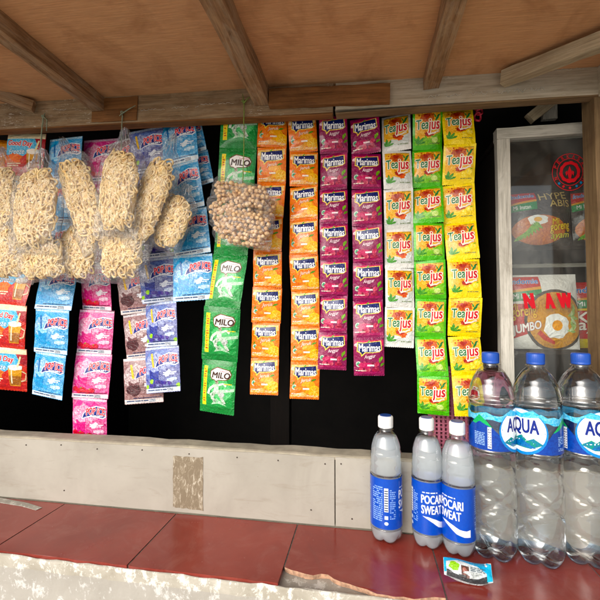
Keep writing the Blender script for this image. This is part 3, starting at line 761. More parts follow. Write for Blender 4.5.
strip('or', OR, 8, (288.5, 117), (316, 117), (291, 398), (320, 398), HY, 'orange juice-powder sachet strip hanging next to the purple sachets', G1, seed=2)
strip('pu', PU, 7, (319.5, 118), (348, 118), (318, 369), (345.5, 369), HY, 'purple grape sachet strip hanging beside the orange strip', G1, seed=3)
strip('pu', PU, 7, (350, 117), (380, 117), (353.5, 375), (383.5, 375), HY-.002, 'purple grape sachet strip hanging beside the white-bordered tea sachets', G1, seed=4)
strip('tw', d_teajus('white'), 6, (380.5, 113), (410.5, 113), (385.5, 347), (414, 347), HY, 'tea-drink sachet strip with white borders, shortest of the three tea strips', G1, seed=5)
strip('tg', d_teajus('green'), 8, (411.5, 112), (441.5, 112), (418, 415), (449.5, 414), HY, 'tea-drink sachet strip with green borders', G1, seed=6)
strip('ty', d_teajus('yellow'), 8, (442, 109), (473.5, 109), (454, 416), (487, 414), HY-.002, 'tea-drink sachet strip with yellow borders', G1, seed=7)
strip('ml', d_malt(), 6, (224, 98), (262, 98), (197.5, 412), (231, 416), HY-.004, 'green chocolate-malt sachet strip leaning behind the bag of nuts', G1, seed=8, twist=.16, Tk=.006)
strip('cf', d_coffee(), 6, (11, 134), (49, 136), (-14, 388), (20.5, 393), HY, 'red and cream coffee sachet strip at the far left of the hatch', G1, seed=9, Tk=.005)
BL_ = d_ice('blue')
strip('ib', BL_, 6, (49.5, 137), (84, 139), (28.5, 395), (66.5, 399), HY+.004, 'light blue ice-drink sachet strip between the coffee and the pink sachets', G1, seed=10, Tk=.005)
strip('ip', d_ice('pink'), 7, (84, 139), (116, 139), (70.5, 442), (107.5, 442), .868, 'pink ice-drink sachet strip reaching down behind the low wall', G1, seed=11, Tk=.005)
strip('ic', d_ice('choco'), 6, (106, 140), (142, 140), (126.5, 404), (163, 402), HY+.016, 'brown chocolate ice-drink sachet strip half behind the violet one', G1, seed=12, Tk=.005)
strip('ig', d_ice('grape'), 6, (129, 131), (163, 128), (147, 393), (182.5, 390), HY, 'violet blue grape ice-drink sachet strip', G1, seed=13, Tk=.005)
strip('ib', BL_, 4, (159.5, 122), (197, 119), (177.5, 302), (214, 299), HY-.004, 'light blue ice-drink sachet strip hanging right of the cracker bags', G1, seed=14, Tk=.005)
strip('ib2', BL_, 2, (172, 123), (202, 121), (186, 188), (213.5, 183), HY+.014, 'short blue sachet strip peeking out behind the right-hand light blue strip', G1, seed=15, twist=.25)
strip('op', d_orange_plain(), 5, (-24, 138), (11, 140), (-48, 330), (-12, 330), HY+.01, 'brown orange sachet strip cut off by the left edge of the picture', G1, seed=16)

# ------------------------------------------------------------------ tubes, strings
def tube(pts, r, n=6, closed=False, taper=None):
    V, F = [], []; m = len(pts); prev = None
    for i, p in enumerate(pts):
        a = pts[(i-1) % m] if closed or i > 0 else p; b = pts[(i+1) % m] if closed or i < m-1 else p
        t = (b-a).normalized() if (b-a).length > 1e-9 else Vector((0, 0, 1))
        if prev is None:
            ref = Vector((0, 0, 1)) if abs(t.z) < .9 else Vector((1, 0, 0)); nx = t.cross(ref).normalized()
        else: nx = (prev-t*prev.dot(t)).normalized()
        prev = nx; ny = t.cross(nx); rr_ = r*(taper(i/(m-1)) if taper else 1)
        for k in range(n): V.append(p+(nx*cos(2*pi*k/n)+ny*sin(2*pi*k/n))*rr_)
    for i in range(m if closed else m-1):
        j = (i+1) % m
        for k in range(n): F.append((i*n+k, i*n+(k+1) % n, j*n+(k+1) % n, j*n+k))
    if not closed: F += [tuple(range(n))[::-1], tuple((m-1)*n+k for k in range(n))]
    return V, F
def join(parts):
    V, F = [], []
    for v, f in parts:
        o = len(V); V += v; F += [tuple(i+o for i in q) for q in f]
    return V, F
def string(label, pts, Y, mat, r, tails, seed=0):
    rr_ = random.Random(seed); W = [P(a, b, Y) for a, b in pts]
    den = []
    for a, b in zip(W, W[1:]):
        for k in range(5): den.append(a.lerp(b, k/5)+Vector((rr_.uniform(-.0006, .0006), rr_.uniform(-.0006, .0006), 0)))
    den.append(W[-1])
    parts = [tube(den, r, 7, taper=lambda t: .85+.3*sin(9*t)**2)]
    k0 = W[0]; parts.append(tube([k0+Vector((.0028*cos(t), -.001+.0022*sin(2*t), .0032*sin(t))) for t in [i*2*pi/12 for i in range(12)]], r*.9, 6, True))
    for tl in tails: parts.append(tube([P(a, b, Y-.003) for a, b in tl], r*.9, 6, taper=lambda t: 1.15-.5*t))
    V, F = join(parts)
    # origin at the top knot
    return tag(from_data('hanging_string', [tuple(v-k0) for v in V], F, mat, None, T(k0), True), label, 'string', 'raffia strings tied to the beam')
string('pale green string holding the cracker bags at far left', [(43.5, 117), (42, 128), (40.5, 150), (40, 172)], WALL-.006, M['string_g'], .0017, [[(44, 117), (47, 120), (46.5, 131)], [(43, 117), (45, 113)]], 1)
string('pale green string holding the cracker bags nearer the middle', [(122.5, 113), (122, 122), (121.5, 140), (121, 160)], WALL-.006, M['string_g'], .0014, [[(123, 113), (129, 109), (135.5, 105.5)], [(122, 113), (119.5, 116)]], 2)
string('bright green string holding the bag of nuts', [(244, 102), (244, 130), (243.5, 160), (242.5, 184)], WALL-.006, M['string_v'], .0011, [[(244, 103), (242.5, 94)], [(244, 103), (248, 98), (251.5, 97)], [(244, 102), (241, 101)]], 3)

# ------------------------------------------------------------------ plastic bags of crackers and nuts
def pouch_film(w, h, t, seed, neck=0.0):
    N, Mr = 24, 30; V, F = [], []
    def s_half(x, y): return (max(0, 1-abs(x)**2.6)**.5)*(max(0, 1-abs(y)**3.2)**.5)
    NK = 8 if neck else 0
    for side in (-1, 1):
        o = len(V)
        for j in range(Mr+NK+1):
            if j <= Mr: y = -1+2*j/Mr; k = max(0, (y-.55)/.45); wn_ = 1-(.55 if neck else .12)*k*k; up = 0
            else: y = 1; k = 1; up = (j-Mr)/NK; wn_ = .45-.30*up**.7
            for i in range(N+1):
                x = -1+2*i/N; nz = noise.noise((x*2.2+seed*5, y*2.6+up*2, side*3+seed)); n2 = noise.noise((x*6+seed, y*6+up*3, side*7))
                th = t/2*s_half(x, y)*(1-.6*k)+.0012
                ex = 1+.10*noise.noise((seed*3, y*4+up*3, side*0+math.copysign(2, x))) if abs(x) > .8 else 1
                pleat = .0045*sin(x*13+seed+3*up)*k if neck else 0
                V.append(Vector((x*w/2*wn_*ex, side*(th+(.0055*nz+.0028*n2)*s_half(x*.9, y*.9))+pleat, y*h/2*(1+.04*nz*(abs(y) > .9))+up*neck*h*.5*(1-.12*x*x))))
        for j in range(Mr+NK):
            for i in range(N):
                q = o+j*(N+1)+i; f = (q, q+1, q+N+2, q+N+1); F.append(f if side < 0 else f[::-1])
    return V, F
def curls(w, h, t, seed, n):
    r = random.Random(seed); parts = []
    core = []; cf = []; NA, NB = 22, 18                       # the packed middle of the bag
    for j in range(NB+1):
        ph_ = -pi/2+pi*j/NB
        for i in range(NA):
            th_ = 2*pi*i/NA; x, y, z = cos(ph_)*cos(th_), cos(ph_)*sin(th_), sin(ph_)
            q = 1+.16*noise.noise((x*4+seed*7, y*4, z*6)); core.append(Vector((math.copysign(abs(x)**.8, x)*w*.415*q, y*t*.36*q, math.copysign(abs(z)**.75, z)*h*.42*q)))
    for j in range(NB):
        for i in range(NA): cf.append((j*NA+i, j*NA+(i+1) % NA, (j+1)*NA+(i+1) % NA, (j+1)*NA+i))
    parts.append((core, cf))
    def skin(x, z):                                            # front of the packed mass at (x, z)
        e = max(0, 1-abs(x/(w*.46))**2.4-abs(z/(h*.47))**2.8); return -t*.40*e**.5
    for k in range(int(n*2.3)):
        for _ in range(40):
            x, z = r.uniform(-.9, .9), r.uniform(-.93, .9)
            if abs(x)**2.6+abs(z)**2.6 < .92: break
        cx, cz = x*w*.44, z*h*.45; R = r.uniform(.0055, .0108); el = r.uniform(1.0, 1.7); ta = r.gauss(0, .6)
        a0 = r.uniform(0, 6.28); lob = r.choice([2, 3, 3]); am = r.uniform(.08, .3); lift = r.uniform(-.0004, .0022); m = 20; pts = []
        for i in range(m):
            q = 2*pi*i/m; rad = R*(1+am*sin(lob*q+a0)); u, v_ = rad*.8*cos(q), rad*sin(q)*el
            X = cx+u*cos(ta)-v_*sin(ta); Z_ = cz+u*sin(ta)+v_*cos(ta)
            if abs(X) > w*.46: X = math.copysign(w*.46-.3*(abs(X)-w*.46), X)
            if abs(Z_) > h*.47: Z_ = math.copysign(h*.47-.3*(abs(Z_)-h*.47), Z_)
            pts.append(Vector((X, skin(X, Z_)-lift-.0016*sin(2*q+a0), Z_)))
        parts.append(tube(pts, r.uniform(.0016, .0025), 6, True))
    return join(parts)
def bag_matrix(px, py, Y, rot, yaw=0): return T(P(px, py, Y)) @ Matrix.Rotation(-radians(rot), 4, 'Y') @ Matrix.Rotation(radians(yaw), 4, 'Z')
def pxm(Y, px): return Y/(ray(px, 300).y*FPX)
def cracker_bag(px, py, wpx, hpx, rot, Y, t, label, seed, n):
    s = pxm(Y, px); w, h = wpx*s*1.16, hpx*s*1.12
    root = thing('cracker_bag', label, 'bag', bag_matrix(px, py, Y, -rot), 'clear bags of curly crackers')
    v, f = curls(w, h, t, seed, n); o = from_data('curly_crackers', v, f, M['cracker'], root, None, True); o['kind'] = 'stuff'
    v, f = pouch_film(w*1.12, h*1.08, t*1.15, seed, neck=.30); from_data('plastic_film', v, f, M['film'], root, None, True)
for a in ((37, 208, 45, 78, 4, .750, .034, 'clear bag of curly crackers, upright front bag under the left string', 1, 62),
          (4, 206, 36, 78, -5, .785, .034, 'clear bag of curly crackers cut off by the left edge, upper bag', 2, 46),
          (11, 254, 46, 46, 8, .772, .034, 'clear bag of curly crackers at the lower left corner of the bunch', 3, 40),
          (43, 259, 46, 38, -4, .768, .032, 'clear bag of curly crackers, low bag below the upright front bag', 4, 36),
          (79, 252, 40, 50, 8, .786, .03, 'clear bag of curly crackers, low bag over the pink sachets', 5, 36),
          (84, 200, 34, 90, -22, .765, .03, 'clear bag of curly crackers slanting down to the left from the middle string', 6, 52),
          (120, 190, 38, 80, 5, .742, .032, 'clear bag of curly crackers hanging straight below the middle string', 7, 56),
          (150, 202, 31, 92, 21, .768, .03, 'clear bag of curly crackers slanting down to the right from the middle string', 8, 52),
          (173, 222, 30, 52, 24, .79, .028, 'clear bag of curly crackers, rightmost of the bunch', 9, 32),
          (122, 246, 46, 62, 0, .775, .034, 'clear bag of curly crackers, lowest bag under the middle string', 10, 52)):
    cracker_bag(*a)
def nut_bag(px, py, wpx, hpx, rot, Y, t, label, seed):
    s = pxm(Y, px); w, h = wpx*s, hpx*s; r = random.Random(seed)
    root = thing('nut_bag', label, 'bag', bag_matrix(px, py, Y, -rot), 'clear bags of round nuts')
    base = bmesh.new(); bmesh.ops.create_icosphere(base, subdivisions=2, radius=1); bv = [v.co.copy() for v in base.verts]; bf = [tuple(v.index for v in f.verts) for f in base.faces]; base.free()
    parts = []; R = .0050; pl = []
    for layer in (-.42, .15):
        z = -h/2+R; row = 0
        while z < h/2-R*.5:
            x = -w/2+R+(R if row % 2 else 0)
            while x < w/2-R*.5:
                if abs(2*x/w)**2.6+abs(2*z/h)**2.6 < .95:
                    e = max(0, 1-abs(2*x/w)**2.6)**.5*max(0, 1-abs(2*z/h)**3)**.5
                    pl.append(Vector((x+r.uniform(-1, 1)*.0024, layer*t*e+r.uniform(-1, 1)*.0024, z+r.uniform(-1, 1)*.0024)))
                x += 2.02*R
            z += 1.76*R; row += 1
    for c in pl:
        q = R*r.uniform(.74, 1.12); rot_ = Matrix.Rotation(r.uniform(0, 6), 3, 'Z') @ Matrix.Rotation(r.uniform(0, 6), 3, 'X'); sx = r.uniform(.9, 1.35)
        parts.append(([c+rot_ @ Vector((v.x*q*sx, v.y*q, v.z*q*.95)) for v in bv], bf))
    v, f = join(parts); o = from_data('round_nuts', v, f, M['nut'], root, None, True); o['kind'] = 'stuff'
    v, f = pouch_film(w*1.1, h*1.12, t*1.35, seed+30); from_data('plastic_film', v, f, M['film'], root, None, True)
for a in ((236, 191, 48, 20, 14, .795, .022, 'clear bag of round brown nuts, long narrow bag at the top', 1),
          (256, 197, 30, 22, 12, .775, .022, 'clear bag of round brown nuts, small bag at the upper right', 2),
          (233, 213, 46, 42, -14, .785, .026, 'clear bag of round brown nuts, left bag over the green sachets', 3),
          (262, 208, 26, 24, 14, .795, .022, 'clear bag of round brown nuts at the right edge over the orange sachets', 4),
          (246, 229, 52, 34, 10, .778, .028, 'clear bag of round brown nuts, largest bag at the bottom', 5)):
    nut_bag(*a)

# ------------------------------------------------------------------ bottles
def lathe(prof, n=40, mod=None, cap=True):
    V, F = [], []
    for (r, z) in prof:
        for k in range(n):
            t = 2*pi*k/n; rr_, zz = (r, z) if mod is None else mod(r, z, t); V.append((rr_*cos(t), rr_*sin(t), zz))
    for j in range(len(prof)-1):
        for k in range(n): F.append((j*n+k, j*n+(k+1) % n, (j+1)*n+(k+1) % n, (j+1)*n+k))
    if cap:
        F.append(tuple(range(n))[::-1]); F.append(tuple((len(prof)-1)*n+k for k in range(n)))
    return V, F
def dense(keys, step):
    out = []
    for (r0, z0), (r1, z1) in zip(keys, keys[1:]):
        m = max(1, int(abs(z1-z0)/step))
        for i in range(m): t = i/m; out.append((r0+(r1-r0)*t, z0+(z1-z0)*t))
    return out+[keys[-1]]
def smooth_prof(keys, step):
    P_ = []; K = [keys[0]]+list(keys)+[keys[-1]]
    for i in range(1, len(K)-2):
        p0, p1, p2, p3 = K[i-1], K[i], K[i+1], K[i+2]; m = max(2, int((abs(p2[1]-p1[1])+abs(p2[0]-p1[0]))/step))
        for j in range(m):
            t = j/m; P_.append(tuple(.5*(2*b+(c-a)*t+(2*a-5*b+4*c-d)*t*t+(3*b-a-3*c+d)*t**3) for a, b, c, d in zip(p0, p1, p2, p3)))
    return P_+[keys[-1]]
def petal(h, R, lobes=5, depth=.16, zmax=.09):
    def f(r, z, t):
        k = max(0, 1-z/(zmax*h)); d = (abs(cos(lobes*t/2))**.7)
        return r*(1-depth*k*(1-d)), z+(.03*h*k*(1-d)*(r/R))
    return f
def wrap(h, R_of, turn):       # unit label coordinates -> round the bottle
    def f(x, y, lift): pass
    return f
def label_on(art, R, z0, z1, turn, root, mat, arc=1.0, seg=48, base=None, rfun=None, sheet=None):
    circ = 2*pi*R*arc; A_ = Art(circ, z1-z0); A_.L = art.L
    def fm(x, y, lift):
        t = turn+(x-.5)*2*pi*arc-pi/2; rr_ = (rfun(z0+(z1-z0)*y) if rfun else R)+lift; return (rr_*cos(t), rr_*sin(t), z0+(z1-z0)*y)
    V, F = [], []; NY = 8
    for j in range(NY+1):
        for i in range(seg+1): V.append(fm(i/seg, j/NY, .0005))
    for j in range(NY):
        for i in range(seg): q = j*(seg+1)+i; F.append((q, q+1, q+seg+2, q+seg+1))
    lab = mesh_obj('label', col_mesh('label', V, F, [lin(base[0])]*len(V), [lin(base[1])]*len(V), sheet or mat), (), root)
    g1 = A_.build(fm, ('art',), .006, .0006, .00006, False); g2 = A_.build(fm, ('text',), .006, .00066, .00006, False)
    if g1[1]: mesh_obj('printed_artwork', col_mesh('printed_artwork', *g1, mat), (), lab)
    if g2[1]: mesh_obj('lettering', col_mesh('lettering', *g2, mat), (), lab)
    return lab
def screw_cap(h, r, z0, z1, mat, root, ribs=36):
    mod = lambda rr_, z, t: (rr_*(1+(.018*cos(ribs*t) if z0+.12*(z1-z0) < z < z1-.1*(z1-z0) else 0)), z)
    prof = [(r*.96, z0), (r, z0+.05*(z1-z0)), (r, z0+.14*(z1-z0)), (r*.985, z0+.16*(z1-z0)), (r*.985, z0+.22*(z1-z0)), (r, z0+.26*(z1-z0)), (r, z0+.84*(z1-z0)), (r*.97, z0+.95*(z1-z0)), (r*.88, z1), (r*.3, z1), (r*.01, z1)]
    v, f = lathe(prof, 108, mod); return from_data('cap', v, f, mat, root, None, True)

def place_bottle(px, base_py, top_py, name, label, cat, group):
    c = Pz(px, base_py, CNT+.0006); d = ray(px, base_py); depth = (c.y/d.y)
    top = P(px, top_py, c.y); hgt = top.z-c.z
    return thing(name, label, cat, T(c), group), hgt, depth
def iso_label(back):
    a = Art(.2, .11)
    for k in (0,):
        a.text('POCARI', .30, .60, .53, .76, '#f4f6f8', None, .04); a.text('SWEAT', .30, .40, .51, .56, '#f4f6f8', None, .04)
        a.fine(.31, .79, .47, .83, 1, '#dfe8f6', 3)
        a.poly([(.31, .35), (.37, .345), (.44, .30), (.5, .24), (.56, .22), (.60, .24), (.60, .10), (.54, .105), (.47, .15), (.41, .24), (.36, .30)], '#f4f6f8')
        a.fine(.02, .15, .13, .85, 17, '#9db8ea', 8); a.rect(.145, .35, .185, .82, '#f2f4f6')
        for i in range(9): a.rect(.148, .37+.048*i, .182, .37+.048*i+.02, '#22304f')
        a.rect(.148, .2, .182, .27, '#dfe8f6')
        a.fine(.2, .2, .26, .8, 15, '#9db8ea', 5); a.ell(.165, .12, .02, .035, '#dfe8f6', n=12)
        a.fine(.66, .2, .78, .85, 16, '#9db8ea', 9); a.fine(.84, .2, .97, .8, 15, '#9db8ea', 10)
    return a
def isotonic(px, bpy_, tpy, wpx, turn, label):
    root, h, depth = place_bottle(px, bpy_, tpy, 'drink_bottle', label, 'bottle', 'cloudy drink bottles with blue labels')
    R = wpx/2*depth/FPX*.985
    keys = [(R*.30, .012*h), (R*.62, 0), (R*.86, .012*h), (R*.97, .045*h), (R, .10*h), (R, .125*h), (R*.965, .14*h), (R*.965, .52*h), (R*1.0, .535*h), (R*1.0, .60*h), (R*.98, .68*h), (R*.90, .765*h), (R*.68, .84*h), (R*.46, .872*h), (R*.40, .885*h), (R*.40, .91*h)]
    prof = smooth_prof(keys, .004); md = petal(h, R)
    def wav(r, z, t):
        r, z = md(r, z, t)
        for zc in (.60, .66, .72):
            dz = (z/h-zc-.010*sin(3*t+zc*20))/.008; r *= 1-.055*math.exp(-dz*dz)
        return r, z
    v, f = lathe(prof, 64, wav); from_data('bottle_body', v, f, M['pet'], root, None, True)
    fill = .835*h; ip = [(max(.001, r-.0012), z+.0012) for r, z in prof if z < fill]; ip.append((.001, ip[-1][1]))
    v, f = lathe(ip, 64, wav); from_data('liquid', v, f, M['isotonic'], root, None, True)
    screw_cap(h, R*.47, .905*h, 1.0*h, M['white_cap'], root)
    v, f = lathe([(.001, h+.0003), (R*.36, h+.0003), (R*.36, h+.0012), (.001, h+.0012)], 32); from_data('cap_print', v, f, M['navy_print'], root)
    v, f = lathe([(R*.40, .885*h), (R*.50, .888*h), (R*.50, .895*h), (R*.40, .898*h)], 40, cap=False); from_data('neck_ring', v, f, M['pet'], root, None, True)
    label_on(iso_label(False), R*.985, .13*h, .525*h, turn, root, M['label'], base=('#0c48b4', '#0f50be'))
isotonic(386.5, 537.5, 415.5, 32, radians(118), 'bottle of cloudy drink with blue label turned to its barcode, standing apart')
isotonic(428, 543.5, 417.5, 31, radians(42), 'bottle of cloudy drink with blue label, in the middle of the three')
isotonic(459, 551, 421.5, 33, radians(-8), 'bottle of cloudy drink with blue label, next to the clear water bottles')

def aqua_label():
    a = Art(.28, .075)
    zz = [(i/24, .80+.14*random.Random(i).random()) for i in range(25)]
    a.poly(zz+[(1-i/24, .66+.10*random.Random(60+i).random()) for i in range(25)], '#4fb0dc', '#a6dcf0')
    a.poly([(0, .0), (0, .5), (.04, .62), (.09, .45), (.14, .62), (.2, .84), (.25, .7), (.3, .5), (.36, .3), (.40, .12), (.42, 0)], '#15368f', '#1f4fae')
    a.poly([(.14, .62), (.2, .84), (.25, .7), (.29, .54), (.25, .6), (.2, .68), (.17, .6)], '#1f9a5a', '#57c07a'); a.poly([(0, .5), (.04, .62), (.07, .52), (.03, .5)], '#1f9a5a')
    a.poly([(.58, 0), (.6, .12), (.66, .3), (.70, .5), (.75, .68), (.8, .84), (.85, .66), (.9, .5), (.95, .62), (1, .5), (1, 0)], '#15368f', '#1f4fae')
    a.poly([(.70, .5), (.75, .68), (.8, .84), (.84, .7), (.8, .68), (.75, .56)], '#1f9a5a', '#57c07a')
    a.ell(.5, .47, .17, .54, '#1e78c8', '#3f9ada', 28); a.ell(.5, .50, .158, .5, '#e9f4fa', '#ffffff', 28)
    a.poly([(.36, .22), (.42, .34), (.45, .28), (.5, .4), (.54, .28), (.58, .35), (.64, .22), (.56, .1), (.44, .1)], '#2f9a5c', '#1f66b0'); a.poly([(.42, .12), (.5, .3), (.6, .12)], '#1d4f9c', '#2f86c0')
    a.poly([(.36, .86), (.42, .98), (.5, .9), (.58, 1.0), (.64, .86), (.5, .8)], '#4fb4e4', '#a0dcf2')
    a.text('AQUA', .388, .40, .612, .78, '#1a2f86', '#ffffff', .045, ow=.06)
    a.rect(.255, .05, .28, .56, '#eef2f6')
    for i in range(8): a.rect(.257, .08+.058*i, .278, .08+.058*i+.022, '#33406a')
    a.fine(.16, .1, .235, .42, 8, '#a9c4ea', 4); a.fine(.74, .08, .86, .42, 9, '#a9c4ea', 6); a.fine(.9, .1, .97, .4, 8, '#a9c4ea', 7)
    return a
AQ = aqua_label()
def water_bottle(px, bpy_, tpy, wpx, turn, label):
    root, h, depth = place_bottle(px, bpy_, tpy, 'water_bottle', label, 'bottle', 'large clear water bottles with blue caps')
    R = wpx/2*depth/FPX*.965
    keys = [(R*.25, .016*h), (R*.55, .001*h), (R*.78, .004*h), (R*.93, .025*h), (R*.99, .06*h), (R, .10*h), (R, .30*h), (R*.965, .40*h), (R*1.0, .50*h), (R*1.0, .52*h), (R*.955, .535*h), (R*.955, .735*h), (R*1.0, .75*h), (R*.985, .79*h), (R*.86, .85*h), (R*.58, .905*h), (R*.36, .93*h), (R*.325, .94*h), (R*.325, .955*h)]
    prof = smooth_prof(keys, .004); md = petal(h, R, 5, .12, .06)
    def ribs(r, z, t):
        r0 = r; r, z = md(r, z, t); q = z/h
        if .09 < q < .50:
            e = min(1, (q-.09)/.05)*min(1, (.50-q)/.03)
            r *= 1-.085*e*(max(0, sin(2*t+q*38))**12)-.06*e*(max(0, sin(2*t-q*30+1))**16)
        if .50 < q < .53: r *= 1-.02*sin((q-.5)/.03*pi)
        if .75 < q < .86: r *= 1-.02*max(0, sin(q*170))**2
        return r, z
    v, f = lathe(prof, 120, ribs); from_data('bottle_body', v, f, M['pet'], root, None, True)
    fill = .90*h; ip = [(max(.001, r-.0010), z+.001) for r, z in prof if z < fill]; ip.append((.001, ip[-1][1]))
    v, f = lathe(ip, 72, ribs); from_data('water', v, f, M['water'], root, None, True)
    bp_ = [(r*1.004+.0002, z-.0002) for r, z in prof if z < .045*h]; v, f = lathe(bp_, 72, ribs, False); from_data('bottle_base', v, f, M['pet_blue'], root, None, True)
    screw_cap(h, R*.37, .945*h, h, M['blue_cap'], root)
    v, f = lathe([(R*.33, .936*h), (R*.42, .938*h), (R*.42, .943*h), (R*.33, .945*h)], 40, cap=False); from_data('neck_ring', v, f, M['pet'], root, None, True)
    label_on(AQ, R*.985, .535*h, .735*h, turn, root, M['label'], base=('#8fcbe2', '#c4e4ee'), sheet=M['pet_label'])
water_bottle(494, 553, 352, 45, radians(62), 'large clear water bottle beside the cloudy drink bottles')
water_bottle(540, 559, 353, 46.5, radians(-58), 'large clear water bottle in the middle of the three')
water_bottle(586, 559, 353, 47, radians(20), 'large clear water bottle at the right edge, its oval label facing front')

# ------------------------------------------------------------------ glass display case
CY = .885
cl = P(497, 130, CY); ctp = P(545, 125, CY).z; cx1 = P(597, 130, CY).x+.10; cz0 = PAR+.0045
case = thing('display_case', 'glass-fronted display case with worn whitish wooden frame', 'display case', T(Vector((cl.x, CY, cz0))))
def cpl(name, a, b, zd, W, H, mat, sd): return plank(name, a-Vector((cl.x, CY, cz0)), b-Vector((cl.x, CY, cz0)), zd, W, H, mat, case, sd, .0006)
SW = .0255
cpl('stile', Vector((cl.x+SW/2, CY+.011, cz0)), Vector((cl.x+SW/2, CY+.011, ctp-.024)), -Yv, SW, .022, M['greypaint'], 61)
cpl('stile', Vector((cx1-SW/2, CY+.011, cz0)), Vector((cx1-SW/2, CY+.011, ctp-.024)), -Yv, SW, .022, M['greypaint'], 62)
cpl('top_rail', Vector((cl.x-.001, CY+.010, ctp-.012)), Vector((cx1, CY+.010, ctp-.012)), -Yv, .0235, .024, M['greypaint'], 63)
cpl('bottom_rail', Vector((cl.x+SW+.0005, CY+.011, cz0+.013)), Vector((cx1-SW-.0005, CY+.011, cz0+.013)), -Yv, .025, .022, M['greypaint'], 64)
def cbox(name, x0, x1, y0, y1, z0, z1, mat, bev=.001):
    o = box(name, x0, x1, y0, y1, z0, z1, mat, case, bev); o.location -= Vector((cl.x, CY, cz0)); return o
CB = CY+.24
cbox('back_panel', cl.x, cx1, CB, CB+.008, cz0, ctp-.026, M['dark'])
cbox('side_panel', cl.x+.004, cl.x+.010, CY+.0225, CB-.0005, cz0, ctp-.026, M['darkwood'])
cbox('side_panel', cx1-.010, cx1-.004, CY+.0225, CB-.0005, cz0, ctp-.026, M['darkwood'])
cbox('roof_panel', cl.x-.001, cx1, CY+.0225, CB+.008, ctp-.0255, ctp-.014, M['darkwood'])
SH = P(545, 247, CY+.035).z
cbox('shelf', cl.x+.0105, cx1-.0105, CY+.026, CB-.001, SH-.009, SH, M['darkwood'])
SL = P(545, 350, CY+.035).z
cbox('shelf', cl.x+.0105, cx1-.0105, CY+.026, CB-.001, SL-.009, SL, M['darkwood'])
cbox('shelf_rail', cl.x+.0105, cx1-.04, CY+.12, CY+.126, SH-.035, SH-.026, M['greypaint'])
gp = cbox('glass_pane', cl.x+SW+.0005, cx1-SW-.0005, CY+.010, CY+.013, cz0+.026, ctp-.0245, M['pane'], 0)
def stick(name, art, x0, x1, z0, z1, y, parent, off, mat=None, kinds=('art', 'text')):
    A_ = Art(x1-x0, z1-z0); A_.L = art.L
    fm = lambda x, y_, l: (x0+(x1-x0)*x-off.x, y-l-off.y, z0+(z1-z0)*y_-off.z)
    g_ = A_.build(fm, kinds, .02, .0003, .00006, False); return mesh_obj(name, col_mesh(name, *g_, mat or M['sticker']), (), parent)
offc = Vector((cl.x, CY, cz0))
def rect_px(x0, y0, x1, y1, Y): a, b = P(x0, y1, Y), P(x1, y0, Y); return a.x, b.x, a.z, b.z
# round red seal with lettering round its rim
se = Art(1, 1); RED = '#d3242c'
def ring(a, r0, r1, c, n=40, teeth=0):
    for k in range(n):
        t0, t1 = 2*pi*k/n, 2*pi*(k+1)/n; q = 1+(.05 if teeth and k % 4 < 2 else 0)
        a.poly([(.5+r0*cos(t0), .5+r0*sin(t0)), (.5+r1*q*cos(t0), .5+r1*q*sin(t0)), (.5+r1*q*cos(t1), .5+r1*q*sin(t1)), (.5+r0*cos(t1), .5+r0*sin(t1))], c)
ring(se, .475, .49, RED); ring(se, .345, .36, RED); ring(se, .20, .275, RED, 40, 1)
wd_ = 'N PERKASALAM'
for i, ch in enumerate(wd_):
    if ch == ' ': continue
    t = pi*1.12-i*(pi*1.3/(len(wd_)-1)); se.text(ch, .5+.415*cos(t)-.033, .5+.415*sin(t)-.045, .5+.415*cos(t)+.033, .5+.415*sin(t)+.045, RED, None, .02, rot=t-pi/2)
for t in (3.9, 4.25, 4.7, 5.15, 5.5): se.ell(.5+.415*cos(t), .5+.415*sin(t), .035, .035, RED if t in (4.25, 4.7) else '#2f7fb0', n=8)
se.poly([(.47, .33), (.53, .33), (.55, .42), (.56, .5), (.53, .58), (.5, .66), (.47, .58), (.44, .5), (.45, .42)], RED); se.poly([(.4, .4), (.44, .46), (.43, .54), (.38, .5)], RED); se.poly([(.6, .4), (.56, .46), (.57, .54), (.62, .5)], RED); se.rect(.42, .3, .58, .325, RED)
stick('red_seal_sticker', se, *rect_px(552, 152, 587.5, 192, CY+.0098), CY+.0098, case, offc)
wl_ = Art(1, 1)
for (ch, a_, b_) in (('N', .0, .20), ('A', .45, .62), ('W', .74, 1.0)): wl_.text(ch, a_, 0, b_, 1, '#c8202c', None, .04, .06, rot=.06)
stick('red_letter_stickers', wl_, *rect_px(524.5, 293, 571, 308.5, CY+.0098), CY+.0098, case, offc)

# noodle packs behind the glass
def pack(name, label, px0, py0, px1, Y, zb, hpx, art, base, group, seed, lean=4):
    a = P(px0, py0, Y); b = P(px1, py0, Y); w = b.x-a.x; h = P(px0, py0-hpx, Y).z-P(px0, py0, Y).z
    h0 = Vector(((a.x+b.x)/2, Y, zb+.001)); root = thing(name, label, 'noodle pack', T(h0) @ Matrix.Rotation(-radians(lean), 4, 'X'), group)
    hf0 = puff(seed, .020); hf = lambda x, y: hf0(x, y)
    fm = lambda x, y, l=0: ((x-.5)*w, -hf(x, y)-l, y*h)
    N = 14; V, F = [], []
    for sgn in (1, -1):
        o = len(V)
        for j in range(N+1):
            for i in range(N+1): p = fm(i/N, j/N); V.append((p[0], p[1]*sgn-.0004*sgn, p[2]))
        for j in range(N):
            for i in range(N): q = o+j*(N+1)+i; f = (q, q+1, q+N+2, q+N+1); F.append(f if sgn > 0 else f[::-1])
    wr = mesh_obj('wrapper', col_mesh('wrapper', V, F, [lin(base[0])]*len(V), [lin(base[1])]*len(V), M['foil']), (), root)
    A_ = Art(w, h); A_.L = art.L
    for nm, kd in (('printed_artwork', ('art',)), ('lettering', ('text',))):
        g_ = A_.build(fm, kd, .008, .0008, .00014); mesh_obj(nm, col_mesh(nm, *g_, M['foil']), (), wr)
